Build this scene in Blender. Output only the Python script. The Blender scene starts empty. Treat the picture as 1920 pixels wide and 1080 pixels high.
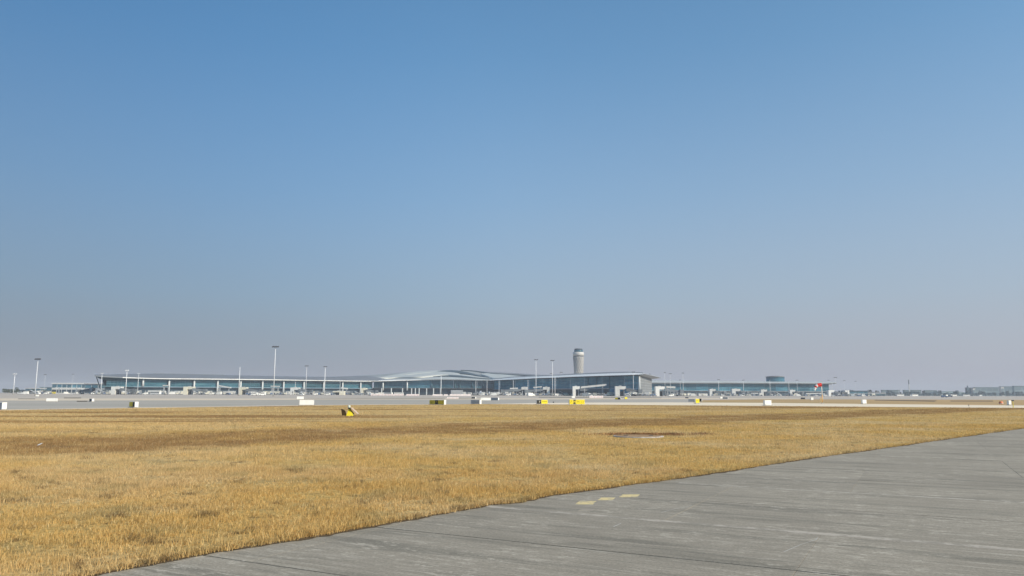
import bpy, math, random
import numpy as np
from mathutils import Vector, Matrix
random.seed(7); np.random.seed(7)
C = bpy.context.scene.collection
S = bpy.context.scene
R = math.radians

# ------------------------------------------------------------------ camera
F = 1430.0; H = 1.7                       # focal length in pixels of a 1920 wide frame, eye height
PITCH = math.atan(198.7 / F); ROLL = 0.0030
fwd = Vector((0, math.cos(PITCH), math.sin(PITCH)))
r0 = Vector((1, 0, 0)); u0 = Vector((0, -math.sin(PITCH), math.cos(PITCH)))
rgt = r0 * math.cos(ROLL) + u0 * math.sin(ROLL)
upv = -r0 * math.sin(ROLL) + u0 * math.cos(ROLL)
cam_d = bpy.data.cameras.new('camera'); cam = bpy.data.objects.new('camera', cam_d); C.objects.link(cam)
M3 = Matrix((rgt, upv, -fwd)).transposed()
cam.matrix_world = Matrix.Translation((0, 0, H)) @ M3.to_4x4()
cam_d.sensor_width = 36; cam_d.lens = 36 * F / 1920
cam_d.clip_start = 0.05; cam_d.clip_end = 30000
S.camera = cam

# ------------------------------------------------------------------ sky, sun, exposure
SUN_EL = 33.0; SUN_AZ = 122.0             # azimuth clockwise from the view direction (+Y)
w = bpy.data.worlds.new('World'); S.world = w; w.use_nodes = True
nt = w.node_tree; nt.nodes.clear()
out = nt.nodes.new('ShaderNodeOutputWorld'); bg = nt.nodes.new('ShaderNodeBackground')
sky = nt.nodes.new('ShaderNodeTexSky'); sky.sky_type = 'NISHITA'; sky.sun_disc = False
sky.sun_elevation = R(SUN_EL); sky.sun_rotation = R(SUN_AZ)
sky.air_density = 1.0; sky.dust_density = 1.0; sky.ozone_density = 1.6; sky.altitude = 0
SKY_STRENGTH = 0.15
bg.inputs['Strength'].default_value = SKY_STRENGTH
_n, _l = nt.nodes, nt.links
def _node(t, **k):
    x = _n.new(t)
    for a, v in k.items(): setattr(x, a, v)
    return x
tc = _node('ShaderNodeTexCoord'); sep = _node('ShaderNodeSeparateXYZ'); _l.new(tc.outputs['Generated'], sep.inputs[0])
tint = _node('ShaderNodeVectorMath', operation='MULTIPLY'); tint.inputs[1].default_value = (0.55, 1.03, 1.17)
_l.new(sky.outputs[0], tint.inputs[0])
# low, dusty air: pale all round the horizon, a little brighter towards the sun, thinning out upwards
ramp = _node('ShaderNodeValToRGB'); cr = ramp.color_ramp; cr.interpolation = 'B_SPLINE'
for i, (p, v) in enumerate(((0.0, 1.0), (0.04, .95), (0.12, .79), (0.25, .46), (0.42, .14), (0.7, 0.0))):
    e = cr.elements[i] if i < 2 else cr.elements.new(p)
    e.position = p; e.color = (v, v, v, 1)
_l.new(sep.outputs['Z'], ramp.inputs[0])
dot = _node('ShaderNodeVectorMath', operation='DOT_PRODUCT')
dot.inputs[1].default_value = (math.sin(R(SUN_AZ)), math.cos(R(SUN_AZ)), 0); _l.new(tc.outputs['Generated'], dot.inputs[0])
half = _node('ShaderNodeMapRange'); _l.new(dot.outputs['Value'], half.inputs[0]); half.inputs[1].default_value = -1; half.inputs[2].default_value = 1
def _ramp(stops, k):
    r = _node('ShaderNodeValToRGB'); c = r.color_ramp; c.interpolation = 'B_SPLINE'
    for i, (p, v) in enumerate(stops):
        e = c.elements[i] if i < 2 else c.elements.new(p)
        v = v if isinstance(v, tuple) else (v, v, v)
        e.position = p; e.color = (v[0] / k, v[1] / k, v[2] / k, 1)
    _l.new(half.outputs[0], r.inputs[0]); m = _node('ShaderNodeVectorMath', operation='SCALE'); m.inputs['Scale'].default_value = k
    _l.new(r.outputs[0], m.inputs[0]); return m
br = _ramp(((0.0, (.62, .66, .70)), (.12, (.74, .79, .83)), (.24, .97), (.5, 1.12), (1.0, 1.30)), 2.0)
nb = _ramp(((0.0, (.34, .46, .52)), (.12, (.56, .74, .82)), (.24, (.93, 1.0, 1.01)), (.5, (1.06, 1.02, .985)), (1.0, (1.06, 1.02, .985))), 2.0)
tint2 = _node('ShaderNodeVectorMath', operation='MULTIPLY'); _l.new(tint.outputs[0], tint2.inputs[0]); _l.new(nb.outputs[0], tint2.inputs[1])
hz = _node('ShaderNodeVectorMath', operation='MULTIPLY'); hz.inputs[0].default_value = (2.54, 2.56, 3.00)
_l.new(br.outputs[0], hz.inputs[1])
mixs = _node('ShaderNodeMix', data_type='RGBA'); _l.new(ramp.outputs[0], mixs.inputs[0])
_l.new(tint2.outputs[0], mixs.inputs[6]); _l.new(hz.outputs[0], mixs.inputs[7])
_l.new(mixs.outputs[2], bg.inputs[0]); _l.new(bg.outputs[0], out.inputs[0])
sd = bpy.data.lights.new('sun', 'SUN'); sd.energy = 4.9; sd.angle = R(0.6); sd.color = (1.0, 0.86, 0.68)
sun = bpy.data.objects.new('sun', sd); C.objects.link(sun)
az = R(SUN_AZ); el = R(SUN_EL)
SDIR = Vector((math.sin(az) * math.cos(el), math.cos(az) * math.cos(el), math.sin(el)))
sun.rotation_euler = SDIR.to_track_quat('Z', 'Y').to_euler(); sun.location = (60, -20, 60)
S.view_settings.view_transform = 'Standard'; S.view_settings.look = 'None'
S.view_settings.exposure = 0.0; S.view_settings.gamma = 1; S.view_settings.use_curve_mapping = False
HAZE_DENSITY = 0.00015

# ------------------------------------------------------------------ placing by real distance
def ray(px, py): return fwd * F + rgt * (px - 960) - upv * (py - 540)
def G(px, py, z=0.0):
    d = ray(px, py); t = (z - H) / d.z
    return Vector((d.x * t, d.y * t, z))
def W(px, py, Y):
    d = ray(px, py); t = Y / d.y
    return Vector((d.x * t, Y, H + d.z * t))
def hor(px): return 738.7 + (px - 960) * 0.0030
def G0(px, Y): 
    p = W(px, hor(px) + F * H / Y, Y); p.z = 0; return p
def lerp(a, b, t): return a + (b - a) * t
def curve(pts, x):
    if x <= pts[0][0]: return pts[0][1]
    for (a, b), (c, d) in zip(pts, pts[1:]):
        if x <= c: return b + (d - b) * (x - a) / (c - a)
    return pts[-1][1]
def smooth(pts, x):                        # Catmull-Rom through the same kind of list
    n = len(pts)
    if x <= pts[0][0]: return pts[0][1]
    if x >= pts[-1][0]: return pts[-1][1]
    for i in range(n - 1):
        if x <= pts[i + 1][0]:
            x0, y0 = pts[i]; x1, y1 = pts[i + 1]
            m0 = (y1 - pts[i - 1][1]) / (x1 - pts[i - 1][0]) if i > 0 else (y1 - y0) / (x1 - x0)
            m1 = (pts[i + 2][1] - y0) / (pts[i + 2][0] - x0) if i + 2 < n else (y1 - y0) / (x1 - x0)
            h = x1 - x0; t = (x - x0) / h
            return ((2*t**3 - 3*t*t + 1) * y0 + (t**3 - 2*t*t + t) * h * m0 + (-2*t**3 + 3*t*t) * y1 + (t**3 - t*t) * h * m1)

# ------------------------------------------------------------------ materials
ORD = ['first', 'second', 'third', 'fourth', 'fifth', 'sixth', 'seventh', 'eighth', 'ninth', 'tenth', 'eleventh', 'twelfth', 'thirteenth', 'fourteenth', 'fifteenth', 'sixteenth', 'seventeenth', 'eighteenth', 'nineteenth', 'twentieth', 'twenty-first', 'twenty-second', 'twenty-third', 'twenty-fourth']
MATS = {}
def nodes_of(m): m.use_nodes = True; return m.node_tree.nodes, m.node_tree.links
def srgb(r, g, b):
    f = lambda c: (c / 255 / 12.92) if c / 255 <= 0.04045 else ((c / 255 + 0.055) / 1.055) ** 2.4
    return (f(r), f(g), f(b), 1)
def paint(name, col, rough=0.6, metal=0.0, var=0.10, scale=1.0, spec=0.4, bump=0.0, objvar=0.0):
    """painted or plain surface with soft dirt variation in its colour"""
    if name in MATS: return MATS[name]
    m = bpy.data.materials.new(name); n, l = nodes_of(m); b = n['Principled BSDF']
    b.inputs['Roughness'].default_value = rough; b.inputs['Metallic'].default_value = metal
    b.inputs['Specular IOR Level'].default_value = spec
    g = n.new('ShaderNodeNewGeometry'); no = n.new('ShaderNodeTexNoise')
    no.inputs['Scale'].default_value = scale; no.inputs['Detail'].default_value = 6
    l.new(g.outputs['Position'], no.inputs['Vector'])
    mr = n.new('ShaderNodeMapRange'); mr.inputs[1].default_value = 0.3; mr.inputs[2].default_value = 0.7
    mr.inputs[3].default_value = 1 - var; mr.inputs[4].default_value = 1 + var * 0.5
    l.new(no.outputs['Fac'], mr.inputs[0])
    fac = mr.outputs[0]
    if objvar:
        oi = n.new('ShaderNodeObjectInfo'); m2 = n.new('ShaderNodeMapRange')
        m2.inputs[3].default_value = 1 - objvar; m2.inputs[4].default_value = 1 + objvar
        l.new(oi.outputs['Random'], m2.inputs[0]); mu = n.new('ShaderNodeMath'); mu.operation = 'MULTIPLY'
        l.new(fac, mu.inputs[0]); l.new(m2.outputs[0], mu.inputs[1]); fac = mu.outputs[0]
    mx = n.new('ShaderNodeVectorMath'); mx.operation = 'SCALE'; mx.inputs[0].default_value = col[:3]
    l.new(fac, mx.inputs['Scale']); l.new(mx.outputs[0], b.inputs['Base Color'])
    if bump:
        bp = n.new('ShaderNodeBump'); bp.inputs['Strength'].default_value = bump
        l.new(no.outputs['Fac'], bp.inputs['Height']); l.new(bp.outputs[0], b.inputs['Normal'])
    MATS[name] = m; return m

def noise(n, l, vec, scale, detail=5, rough=0.55):
    x = n.new('ShaderNodeTexNoise'); x.inputs['Scale'].default_value = scale
    x.inputs['Detail'].default_value = detail; x.inputs['Roughness'].default_value = rough
    l.new(vec, x.inputs['Vector']); return x.outputs['Fac']
def mrange(n, l, v, a, b, c=0.0, d=1.0, smoothstep=False):
    x = n.new('ShaderNodeMapRange'); 
    if smoothstep: x.interpolation_type = 'SMOOTHSTEP'
    for i, q in enumerate((a, b, c, d)): x.inputs[i + 1].default_value = q
    l.new(v, x.inputs[0]); return x.outputs[0]
def math_(n, l, op, a, b):
    x = n.new('ShaderNodeMath'); x.operation = op
    for i, q in enumerate((a, b)):
        if isinstance(q, (int, float)): x.inputs[i].default_value = q
        else: l.new(q, x.inputs[i])
    return x.outputs[0]
def mixc(n, l, fac, a, b):
    x = n.new('ShaderNodeMix'); x.data_type = 'RGBA'; x.clamp_factor = True
    if isinstance(fac, (int, float)): x.inputs[0].default_value = fac
    else: l.new(fac, x.inputs[0])
    for i, q in ((6, a), (7, b)):
        if isinstance(q, tuple): x.inputs[i].default_value = q
        else: l.new(q, x.inputs[i])
    return x.outputs[2]

STRAW = (0.69, 0.465, 0.175, 1); STRAW_PALE = (0.72, 0.52, 0.26, 1); STRAW_OLIVE = (0.44, 0.34, 0.165, 1)
BROWN = (0.40, 0.245, 0.11, 1); DARKB = (0.24, 0.155, 0.075, 1)
def grass_colour(n, l):
    """colour of the dry turf from its place on the field: golden, pale, olive and russet patches, a russet band"""
    g = n.new('ShaderNodeNewGeometry'); P = g.outputs['Position']
    big = noise(n, l, P, 0.16, 4); mid = noise(n, l, P, 0.75, 4)
    c = mixc(n, l, mrange(n, l, big, 0.40, 0.62, 0, 1, True), STRAW, STRAW_PALE)
    c = mixc(n, l, mrange(n, l, mid, 0.50, 0.70, 0, .62, True), c, STRAW_OLIVE)
    # direction along the pavement edge, q grows away from it
    dp = n.new('ShaderNodeVectorMath'); dp.operation = 'DOT_PRODUCT'; dp.inputs[1].default_value = (-0.69, 0.72, 0)
    l.new(P, dp.inputs[0]); q = dp.outputs['Value']
    w1 = noise(n, l, P, 0.10, 3); q = math_(n, l, 'ADD', q, math_(n, l, 'MULTIPLY', math_(n, l, 'SUBTRACT', w1, 0.5), 14.0))
    band = math_(n, l, 'MULTIPLY', mrange(n, l, q, 23.5, 26, 0, 1, True), mrange(n, l, q, 31, 37, 1, 0, True))
    mid2 = noise(n, l, P, 0.45, 4)
    band = math_(n, l, 'MULTIPLY', band, mrange(n, l, mid2, 0.30, 0.55, 0.30, 0.95))
    c = mixc(n, l, band, c, BROWN)
    # long streaks further out (mowing and drainage lines), stretched across the view
    mp = n.new('ShaderNodeMapping'); mp.inputs['Rotation'].default_value = (0, 0, R(-6)); mp.inputs['Scale'].default_value = (0.022, 0.14, 1)
    l.new(P, mp.inputs['Vector']); st = noise(n, l, mp.outputs[0], 1.0, 7, .65)
    far = mrange(n, l, q, 34, 46, 0, 1, True)
    c = mixc(n, l, math_(n, l, 'MULTIPLY', far, 0.55), c, STRAW_PALE)
    c = mixc(n, l, math_(n, l, 'MULTIPLY', far, mrange(n, l, st, 0.50, 0.58, 0, .95, True)), c, BROWN)
    # small worn, dark spots
    sp = noise(n, l, P, 1.6, 5, .6)
    c = mixc(n, l, mrange(n, l, sp, 0.57, 0.68, 0, 0.85, True), c, DARKB)
    return c, P
def m_turf():
    m = bpy.data.materials.new('dry_turf'); n, l = nodes_of(m); b = n['Principled BSDF']
    c, P = grass_colour(n, l)
    f = noise(n, l, P, 9, 6, .7)
    x = n.new('ShaderNodeVectorMath'); x.operation = 'SCALE'; l.new(c, x.inputs[0])
    l.new(mrange(n, l, f, 0.36, 0.64, 0.42, 0.95), x.inputs['Scale']); l.new(x.outputs[0], b.inputs['Base Color'])
    b.inputs['Roughness'].default_value = 1; b.inputs['Specular IOR Level'].default_value = 0
    bp = n.new('ShaderNodeBump'); bp.inputs['Strength'].default_value = .6; bp.inputs['Distance'].default_value = .05
    l.new(f, bp.inputs['Height']); l.new(bp.outputs[0], b.inputs['Normal'])
    return m
def m_blade():
    m = bpy.data.materials.new('dry_blades'); n, l = nodes_of(m); n.remove(n['Principled BSDF'])
    c, P = grass_colour(n, l)
    at = n.new('ShaderNodeAttribute'); at.attribute_name = 'tone'
    c = mixc(n, l, mrange(n, l, at.outputs['Fac'], 0.72, 1.0, 0, .55), c, (0.80, 0.68, 0.42, 1))
    x = n.new('ShaderNodeVectorMath'); x.operation = 'SCALE'; l.new(c, x.inputs[0])
    l.new(mrange(n, l, at.outputs['Fac'], 0, 1, 0.70, 1.22), x.inputs['Scale'])
    d = n.new('ShaderNodeBsdfDiffuse'); t = n.new('ShaderNodeBsdfTranslucent'); mx = n.new('ShaderNodeMixShader')
    mx.inputs[0].default_value = .35
    l.new(x.outputs[0], d.inputs[0]); l.new(x.outputs[0], t.inputs[0]); l.new(d.outputs[0], mx.inputs[1]); l.new(t.outputs[0], mx.inputs[2])
    l.new(mx.outputs[0], n['Material Output'].inputs[0]); return m
def m_concrete(name, base, streak=1.0, objvar=0.05, ang=-27.8, pale=(0.385, 0.345, 0.285, 1), dark=(0.172, 0.156, 0.124, 1)):
    m = bpy.data.materials.new(name); n, l = nodes_of(m); b = n['Principled BSDF']
    g = n.new('ShaderNodeNewGeometry'); P = g.outputs['Position']
    mp = n.new('ShaderNodeMapping'); mp.vector_type = 'TEXTURE'; mp.inputs['Rotation'].default_value = (0, 0, R(ang)); mp.inputs['Scale'].default_value = (6.0, 0.55, 1)
    l.new(P, mp.inputs['Vector'])
    s1 = noise(n, l, mp.outputs[0], 1.4, 9, .62); s2 = noise(n, l, P, 0.45, 5); s3 = noise(n, l, P, 30, 6, .8)
    mp2 = n.new('ShaderNodeMapping'); mp2.vector_type = 'TEXTURE'; mp2.inputs['Rotation'].default_value = (0, 0, R(ang)); mp2.inputs['Scale'].default_value = (1.6, 0.10, 1)
    l.new(P, mp2.inputs['Vector']); s5 = noise(n, l, mp2.outputs[0], 1.3, 10, .74)
    mp3 = n.new('ShaderNodeMapping'); mp3.vector_type = 'TEXTURE'; mp3.inputs['Rotation'].default_value = (0, 0, R(ang)); mp3.inputs['Scale'].default_value = (.8, .35, 1); l.new(P, mp3.inputs['Vector'])
    s4 = noise(n, l, P, 2.6, 8, .68)
    c = mixc(n, l, mrange(n, l, s2, 0.35, 0.65, 0.0, 1.0), base, tuple(x * 1.12 for x in base[:3]) + (1,))
    c = mixc(n, l, mrange(n, l, s1, 0.50, 0.64, 0, .55 * streak, True), c, dark)
    c = mixc(n, l, mrange(n, l, s5, 0.52, 0.64, 0, .68 * streak, True), c, pale)
    c = mixc(n, l, mrange(n, l, s5, 0.48, 0.34, 0, .55 * streak, True), c, dark)
    # scuffed, chalky patches: a coarse mask times a fine gritty one
    msk = mrange(n, l, noise(n, l, P, 0.45, 4), 0.42, 0.58, 0.12, 1, True)
    grit = noise(n, l, mp3.outputs[0], 3.0, 10, .78)
    c = mixc(n, l, math_(n, l, 'MULTIPLY', msk, mrange(n, l, grit, 0.51, 0.62, 0, .72, True)), c, tuple(x * 1.32 for x in pale[:3]) + (1,))
    stn = noise(n, l, P, 1.1, 7, .7)
    c = mixc(n, l, mrange(n, l, stn, 0.60, 0.72, 0, .45, True), c, tuple(x * .72 for x in dark[:3]) + (1,))
    oi = n.new('ShaderNodeObjectInfo')
    k = math_(n, l, 'MULTIPLY', mrange(n, l, s3, 0.38, 0.62, 0.78, 1.20), mrange(n, l, oi.outputs['Random'], 0, 1, 1 - objvar, 1 + objvar))
    x = n.new('ShaderNodeVectorMath'); x.operation = 'SCALE'; l.new(c, x.inputs[0]); l.new(k, x.inputs['Scale'])
    l.new(x.outputs[0], b.inputs['Base Color']); b.inputs['Roughness'].default_value = .85; b.inputs['Specular IOR Level'].default_value = .25
    bp = n.new('ShaderNodeBump'); bp.inputs['Strength'].default_value = .35; bp.inputs['Distance'].default_value = .006
    l.new(s3, bp.inputs['Height']); l.new(bp.outputs[0], b.inputs['Normal'])
    return m
def m_worn(name, col, under, amount=0.5, scale=9.0):
    m = bpy.data.materials.new(name); n, l = nodes_of(m); b = n['Principled BSDF']
    g = n.new('ShaderNodeNewGeometry'); s = noise(n, l, g.outputs['Position'], scale, 8, .7)
    s2 = noise(n, l, g.outputs['Position'], scale * .2, 4)
    s = math_(n, l, 'ADD', math_(n, l, 'MULTIPLY', s, .6), math_(n, l, 'MULTIPLY', s2, .4))
    c = mixc(n, l, mrange(n, l, s, amount - .06, amount + .06, 0, 1, True), col, under)
    l.new(c, b.inputs['Base Color']); b.inputs['Roughness'].default_value = .85; b.inputs['Specular IOR Level'].default_value = .2
    return m
def m_farground(name, a, b_, sx=0.004, sy=0.05, lo=.4, hi=.6, ang=0):
    m = bpy.data.materials.new(name); n, l = nodes_of(m); b = n['Principled BSDF']
    g = n.new('ShaderNodeNewGeometry'); mp = n.new('ShaderNodeMapping'); mp.inputs['Scale'].default_value = (sx, sy, 1); mp.inputs['Rotation'].default_value = (0, 0, R(ang))
    l.new(g.outputs['Position'], mp.inputs['Vector'])
    s = noise(n, l, mp.outputs[0], 1.0, 6, .6)
    l.new(mixc(n, l, mrange(n, l, s, lo, hi), a, b_), b.inputs['Base Color'])
    b.inputs['Roughness'].default_value = .9; b.inputs['Specular IOR Level'].default_value = .15
    return m
def m_glass(name, col, col2, rough=.12, objvar=.35):
    m = bpy.data.materials.new(name); n, l = nodes_of(m); b = n['Principled BSDF']
    oi = n.new('ShaderNodeObjectInfo'); g = n.new('ShaderNodeNewGeometry')
    mp = n.new('ShaderNodeMapping'); mp.inputs['Scale'].default_value = (.06, .06, .35); l.new(g.outputs['Position'], mp.inputs['Vector'])
    s = noise(n, l, mp.outputs[0], 1.0, 5, .6)
    c = mixc(n, l, mrange(n, l, s, .38, .62), col, col2)
    x = n.new('ShaderNodeVectorMath'); x.operation = 'SCALE'; l.new(c, x.inputs[0])
    l.new(mrange(n, l, oi.outputs['Random'], 0, 1, 1 - objvar, 1 + objvar), x.inputs['Scale'])
    l.new(x.outputs[0], b.inputs['Base Color']); b.inputs['Roughness'].default_value = rough
    b.inputs['Specular IOR Level'].default_value = .5
    return m

TURF = m_turf(); BLADE = m_blade()
CONC = m_concrete('slab_concrete', (0.272, 0.239, 0.190, 1), 1.25, .05)
SEALBED = paint('joint_bed', (0.055, 0.05, 0.045), .9, var=.3, scale=6)
SOIL = paint('edge_soil', (0.13, 0.095, 0.06), 1, var=.4, scale=14, spec=0)
WHITE = paint('white_paint', (0.84, 0.83, 0.79), .5, var=.12, scale=.8)
OFFW = paint('offwhite_panel', (0.62, 0.62, 0.60), .55, var=.15, scale=.25, objvar=.08)
CREAM = paint('cream_panel', (0.66, 0.63, 0.52), .6, var=.12, scale=.25, objvar=.08)
GREYP = paint('grey_panel', (0.36, 0.38, 0.40), .55, var=.2, scale=.2, objvar=.15)
DARKP = paint('dark_panel', (0.07, 0.08, 0.095), .6, var=.3, scale=.3)
BLACK = paint('black_panel', (0.02, 0.02, 0.02), .5, var=.2, scale=3)
YEL = paint('sign_yellow', (0.80, 0.66, 0.02), .45, var=.08, scale=3)
YELD = paint('weathered_shaded_yellow', (0.62, 0.50, 0.04), .5, var=.25, scale=2)  # darker yellow; shade of the turned-away sign faces is put into it
RED = paint('windsock_red', (0.62, 0.03, 0.02), .7, var=.15, scale=3)
PINKW = paint('barrier_white', (0.84, 0.74, 0.71), .5, var=.1, scale=.3)
REDB = paint('barrier_red', (0.60, 0.25, 0.22), .5, var=.1, scale=.3)
STEEL = paint('galvanised_steel', (0.55, 0.56, 0.57), .45, .3, var=.1, scale=.2)
STEELW = paint('pale_mast_paint', (0.72, 0.73, 0.74), .5, var=.08, scale=.2)
LAMPD = paint('dark_lamp_housing', (0.10, 0.10, 0.11), .5, var=.2, scale=1)
ROOF = paint('standing_seam_roof', (0.20, 0.205, 0.22), .6, .1, var=.12, scale=.05)
ROOFL = paint('bright_roof_leaf', (0.50, 0.51, 0.48), .5, .1, var=.10, scale=.04)
ROOFG = paint('grey_roof_leaf', (0.33, 0.335, 0.32), .5, .1, var=.14, scale=.05)
ROOFW = paint('white_roof_edge', (0.88, 0.86, 0.82), .5, var=.05, scale=.05)
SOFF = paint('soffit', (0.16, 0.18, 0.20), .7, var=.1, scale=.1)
SKYL = paint('dark_rooflight', (0.07, 0.095, 0.11), .6, var=.2, scale=.1)
COLM = paint('column_white', (0.56, 0.59, 0.60), .5, var=.08, scale=.3)
TRANS = paint('transom_metal', (0.11, 0.21, 0.26), .4, .2, var=.15, scale=.05)
GLASS = m_glass('teal_glass', (0.015, 0.072, 0.115, 1), (0.05, 0.155, 0.20, 1))
GLASSR = m_glass('blue_glass', (0.025, 0.105, 0.17, 1), (0.07, 0.205, 0.27, 1))
GLASSW = m_glass('wing_glass', (0.055, 0.20, 0.32, 1), (0.14, 0.36, 0.47, 1))  # brighter glass copy; its colour makes up for the wing's shaded side
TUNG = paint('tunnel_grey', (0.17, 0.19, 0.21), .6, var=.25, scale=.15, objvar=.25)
FOOT = paint('concrete_footing', (0.34, 0.31, 0.27), .8, var=.2, scale=2)
GLASSD = m_glass('dark_glass', (0.012, 0.03, 0.05, 1), (0.04, 0.06, 0.08, 1), .3)
TOWERL = paint('tower_lattice', (0.58, 0.56, 0.53), .5, var=.1)
TOWERC = paint('tower_cladding', (0.43, 0.42, 0.41), .5, var=.12, scale=.06)
TYRE = paint('tyre', (0.025, 0.025, 0.025), .9, var=.1, scale=5)

# ------------------------------------------------------------------ mesh helpers
class MB:
    def __init__(s): s.v = []; s.f = []
    def add(s, vs, fs):
        k = len(s.v); s.v += [tuple(v) for v in vs]; s.f += [tuple(i + k for i in f) for f in fs]; return s
    def box(s, c, d, rz=0, taper=1.0):
        x, y, z = d[0] / 2, d[1] / 2, d[2] / 2; vs = []
        for sz in (-1, 1):
            k = taper if sz > 0 else 1
            for sx, sy in ((-1, -1), (1, -1), (1, 1), (-1, 1)):
                a, b = sx * x * k, sy * y * k
                vs.append((c[0] + a * math.cos(rz) - b * math.sin(rz), c[1] + a * math.sin(rz) + b * math.cos(rz), c[2] + sz * z))
        return s.add(vs, [(3, 2, 1, 0), (4, 5, 6, 7), (0, 1, 5, 4), (1, 2, 6, 5), (2, 3, 7, 6), (3, 0, 4, 7)])
    def tube(s, a, b, ra, rb=None, n=8, caps=True):
        rb = ra if rb is None else rb; a = Vector(a); b = Vector(b); d = (b - a).normalized()
        u = d.orthogonal().normalized(); v = d.cross(u); vs = []
        for p, r in ((a, ra), (b, rb)):
            for i in range(n):
                t = 2 * math.pi * i / n; vs.append(p + u * r * math.cos(t) + v * r * math.sin(t))
        fs = [(i, (i + 1) % n, n + (i + 1) % n, n + i) for i in range(n)]
        if caps: fs += [tuple(range(n - 1, -1, -1)), tuple(range(n, 2 * n))]
        return s.add(vs, fs)
    def lathe(s, prof, n=16, c=(0, 0, 0)):
        vs = []
        for r, z in prof:
            for i in range(n):
                t = 2 * math.pi * i / n; vs.append((c[0] + r * math.cos(t), c[1] + r * math.sin(t), c[2] + z))
        fs = []
        for j in range(len(prof) - 1):
            for i in range(n): fs.append((j * n + i, j * n + (i + 1) % n, (j + 1) * n + (i + 1) % n, (j + 1) * n + i))
        fs += [tuple(range(n - 1, -1, -1)), tuple((len(prof) - 1) * n + i for i in range(n))]
        return s.add(vs, fs)
    def prism(s, poly, z0, z1):
        n = len(poly)
        return s.add([(p[0], p[1], z0) for p in poly] + [(p[0], p[1], z1) for p in poly],
                     [tuple(range(n - 1, -1, -1)), tuple(range(n, 2 * n))] + [(i, (i + 1) % n, n + (i + 1) % n, n + i) for i in range(n)])
    def grid(s, rows):
        n = len(rows[0]); vs = [p for r in rows for p in r]; fs = []
        for j in range(len(rows) - 1):
            for i in range(n - 1): fs.append((j * n + i, j * n + i + 1, (j + 1) * n + i + 1, (j + 1) * n + i))
        return s.add(vs, fs)
    def side(s, a, b, z0, z1, th=0.3):     # upright slab between two ground points
        a = Vector((a[0], a[1])); b = Vector((b[0], b[1])); d = (b - a).normalized(); nn = Vector((-d.y, d.x)) * th
        return s.prism([a, b, b + nn, a + nn], z0, z1)
    def build(s, name, mat, parent=None, origin=None, smooth_=False, kind=None, label=None):
        me = bpy.data.meshes.new(name); o_ = Vector(origin) if origin is not None else Vector((0, 0, 0))
        me.from_pydata([tuple(Vector(v) - o_) for v in s.v], [], s.f); me.update()
        me.materials.append(mat)
        if smooth_:
            for p in me.polygons: p.use_smooth = True
        o = bpy.data.objects.new(name, me); C.objects.link(o)
        if parent: o.parent = parent
        elif origin is not None: o.location = o_
        if kind: o['kind'] = kind
        if label: o['label'] = label
        return o
def empty(name, loc, label, cat, rz=0, group=None):
    o = bpy.data.objects.new(name, None); C.objects.link(o); o.location = loc; o.rotation_euler = (0, 0, rz)
    o.empty_display_size = .5; o['label'] = label; o['category'] = cat
    if group: o['group'] = group
    return o
def tag(o, label, cat, group=None, kind=None):
    o['label'] = label; o['category'] = cat
    if group: o['group'] = group
    if kind: o['kind'] = kind
    return o
def dup(root, loc, rz=0, label=None, scale=1.0):
    c = root.copy(); C.objects.link(c); c.location = loc; c.rotation_euler = (0, 0, rz); c.scale = (scale,) * 3
    if label: c['label'] = label
    def kids(a, b):
        for ch in list(a.children):
            if ch is None: continue
            d = ch.copy(); C.objects.link(d); d.parent = b; kids(ch, d)
    kids(root, c); return c

def sheet(name, pts, z, mat, kind='structure', parent=None):
    mb = MB(); mb.add([(p[0], p[1], z) for p in pts], [tuple(range(len(pts)))])
    o = mb.build(name, mat, parent)
    # triangulate concave outline
    import bmesh
    bm = bmesh.new(); bm.from_mesh(o.data); bmesh.ops.triangulate(bm, faces=bm.faces[:])
    for f in bm.faces:
        if f.normal.z < 0: f.normal_flip()
    bm.to_mesh(o.data); bm.free()
    if kind: o['kind'] = kind
    return o

# ------------------------------------------------------------------ the ground, from far to near
FARFIELD = m_farground('far_dry_field', (0.36, 0.29, 0.17, 1), (0.30, 0.25, 0.16, 1), .004, .02)
APRON = m_farground('apron_concrete', (0.42, 0.37, 0.32, 1), (0.50, 0.44, 0.38, 1), .01, .05)
TAXI = m_farground('far_taxiway', (0.36, 0.335, 0.29, 1), (0.43, 0.39, 0.345, 1), .012, .10)
PALE = m_farground('pale_shoulder', (0.80, 0.68, 0.52, 1), (0.70, 0.60, 0.46, 1), .03, .2)
SHOULD = m_farground('buff_shoulder', (0.56, 0.47, 0.36, 1), (0.66, 0.56, 0.44, 1), .02, .2)
VERGE = m_farground('dry_verge', (0.50, 0.32, 0.165, 1), (0.37, 0.28, 0.14, 1), .01, .12, .42, .58)
DARKV = m_farground('dark_verge', (0.10, 0.085, 0.06, 1), (0.14, 0.11, 0.08, 1), .02, .2)
sheet('ground', [(-7000, -400), (7000, -400), (7000, 7000), (-7000, 7000)], -0.040, FARFIELD)
gp = lambda L: [G(x, y) for x, y in L]
apron_far = [G0(-500, 1500), G0(2400, 1500)]
sheet('apron', [(-900, 60), (1200, 60), (1500, 1900), (-1500, 1900)], -0.036, APRON)
sheet('taxiway_verge', gp([(1285, 756.5), (1320, 750), (1420, 748.6), (1560, 748.6), (1700, 749.0), (2300, 750.5), (2600, 775), (1920, 759.5), (1600, 758)]), -0.032, VERGE)
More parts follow.
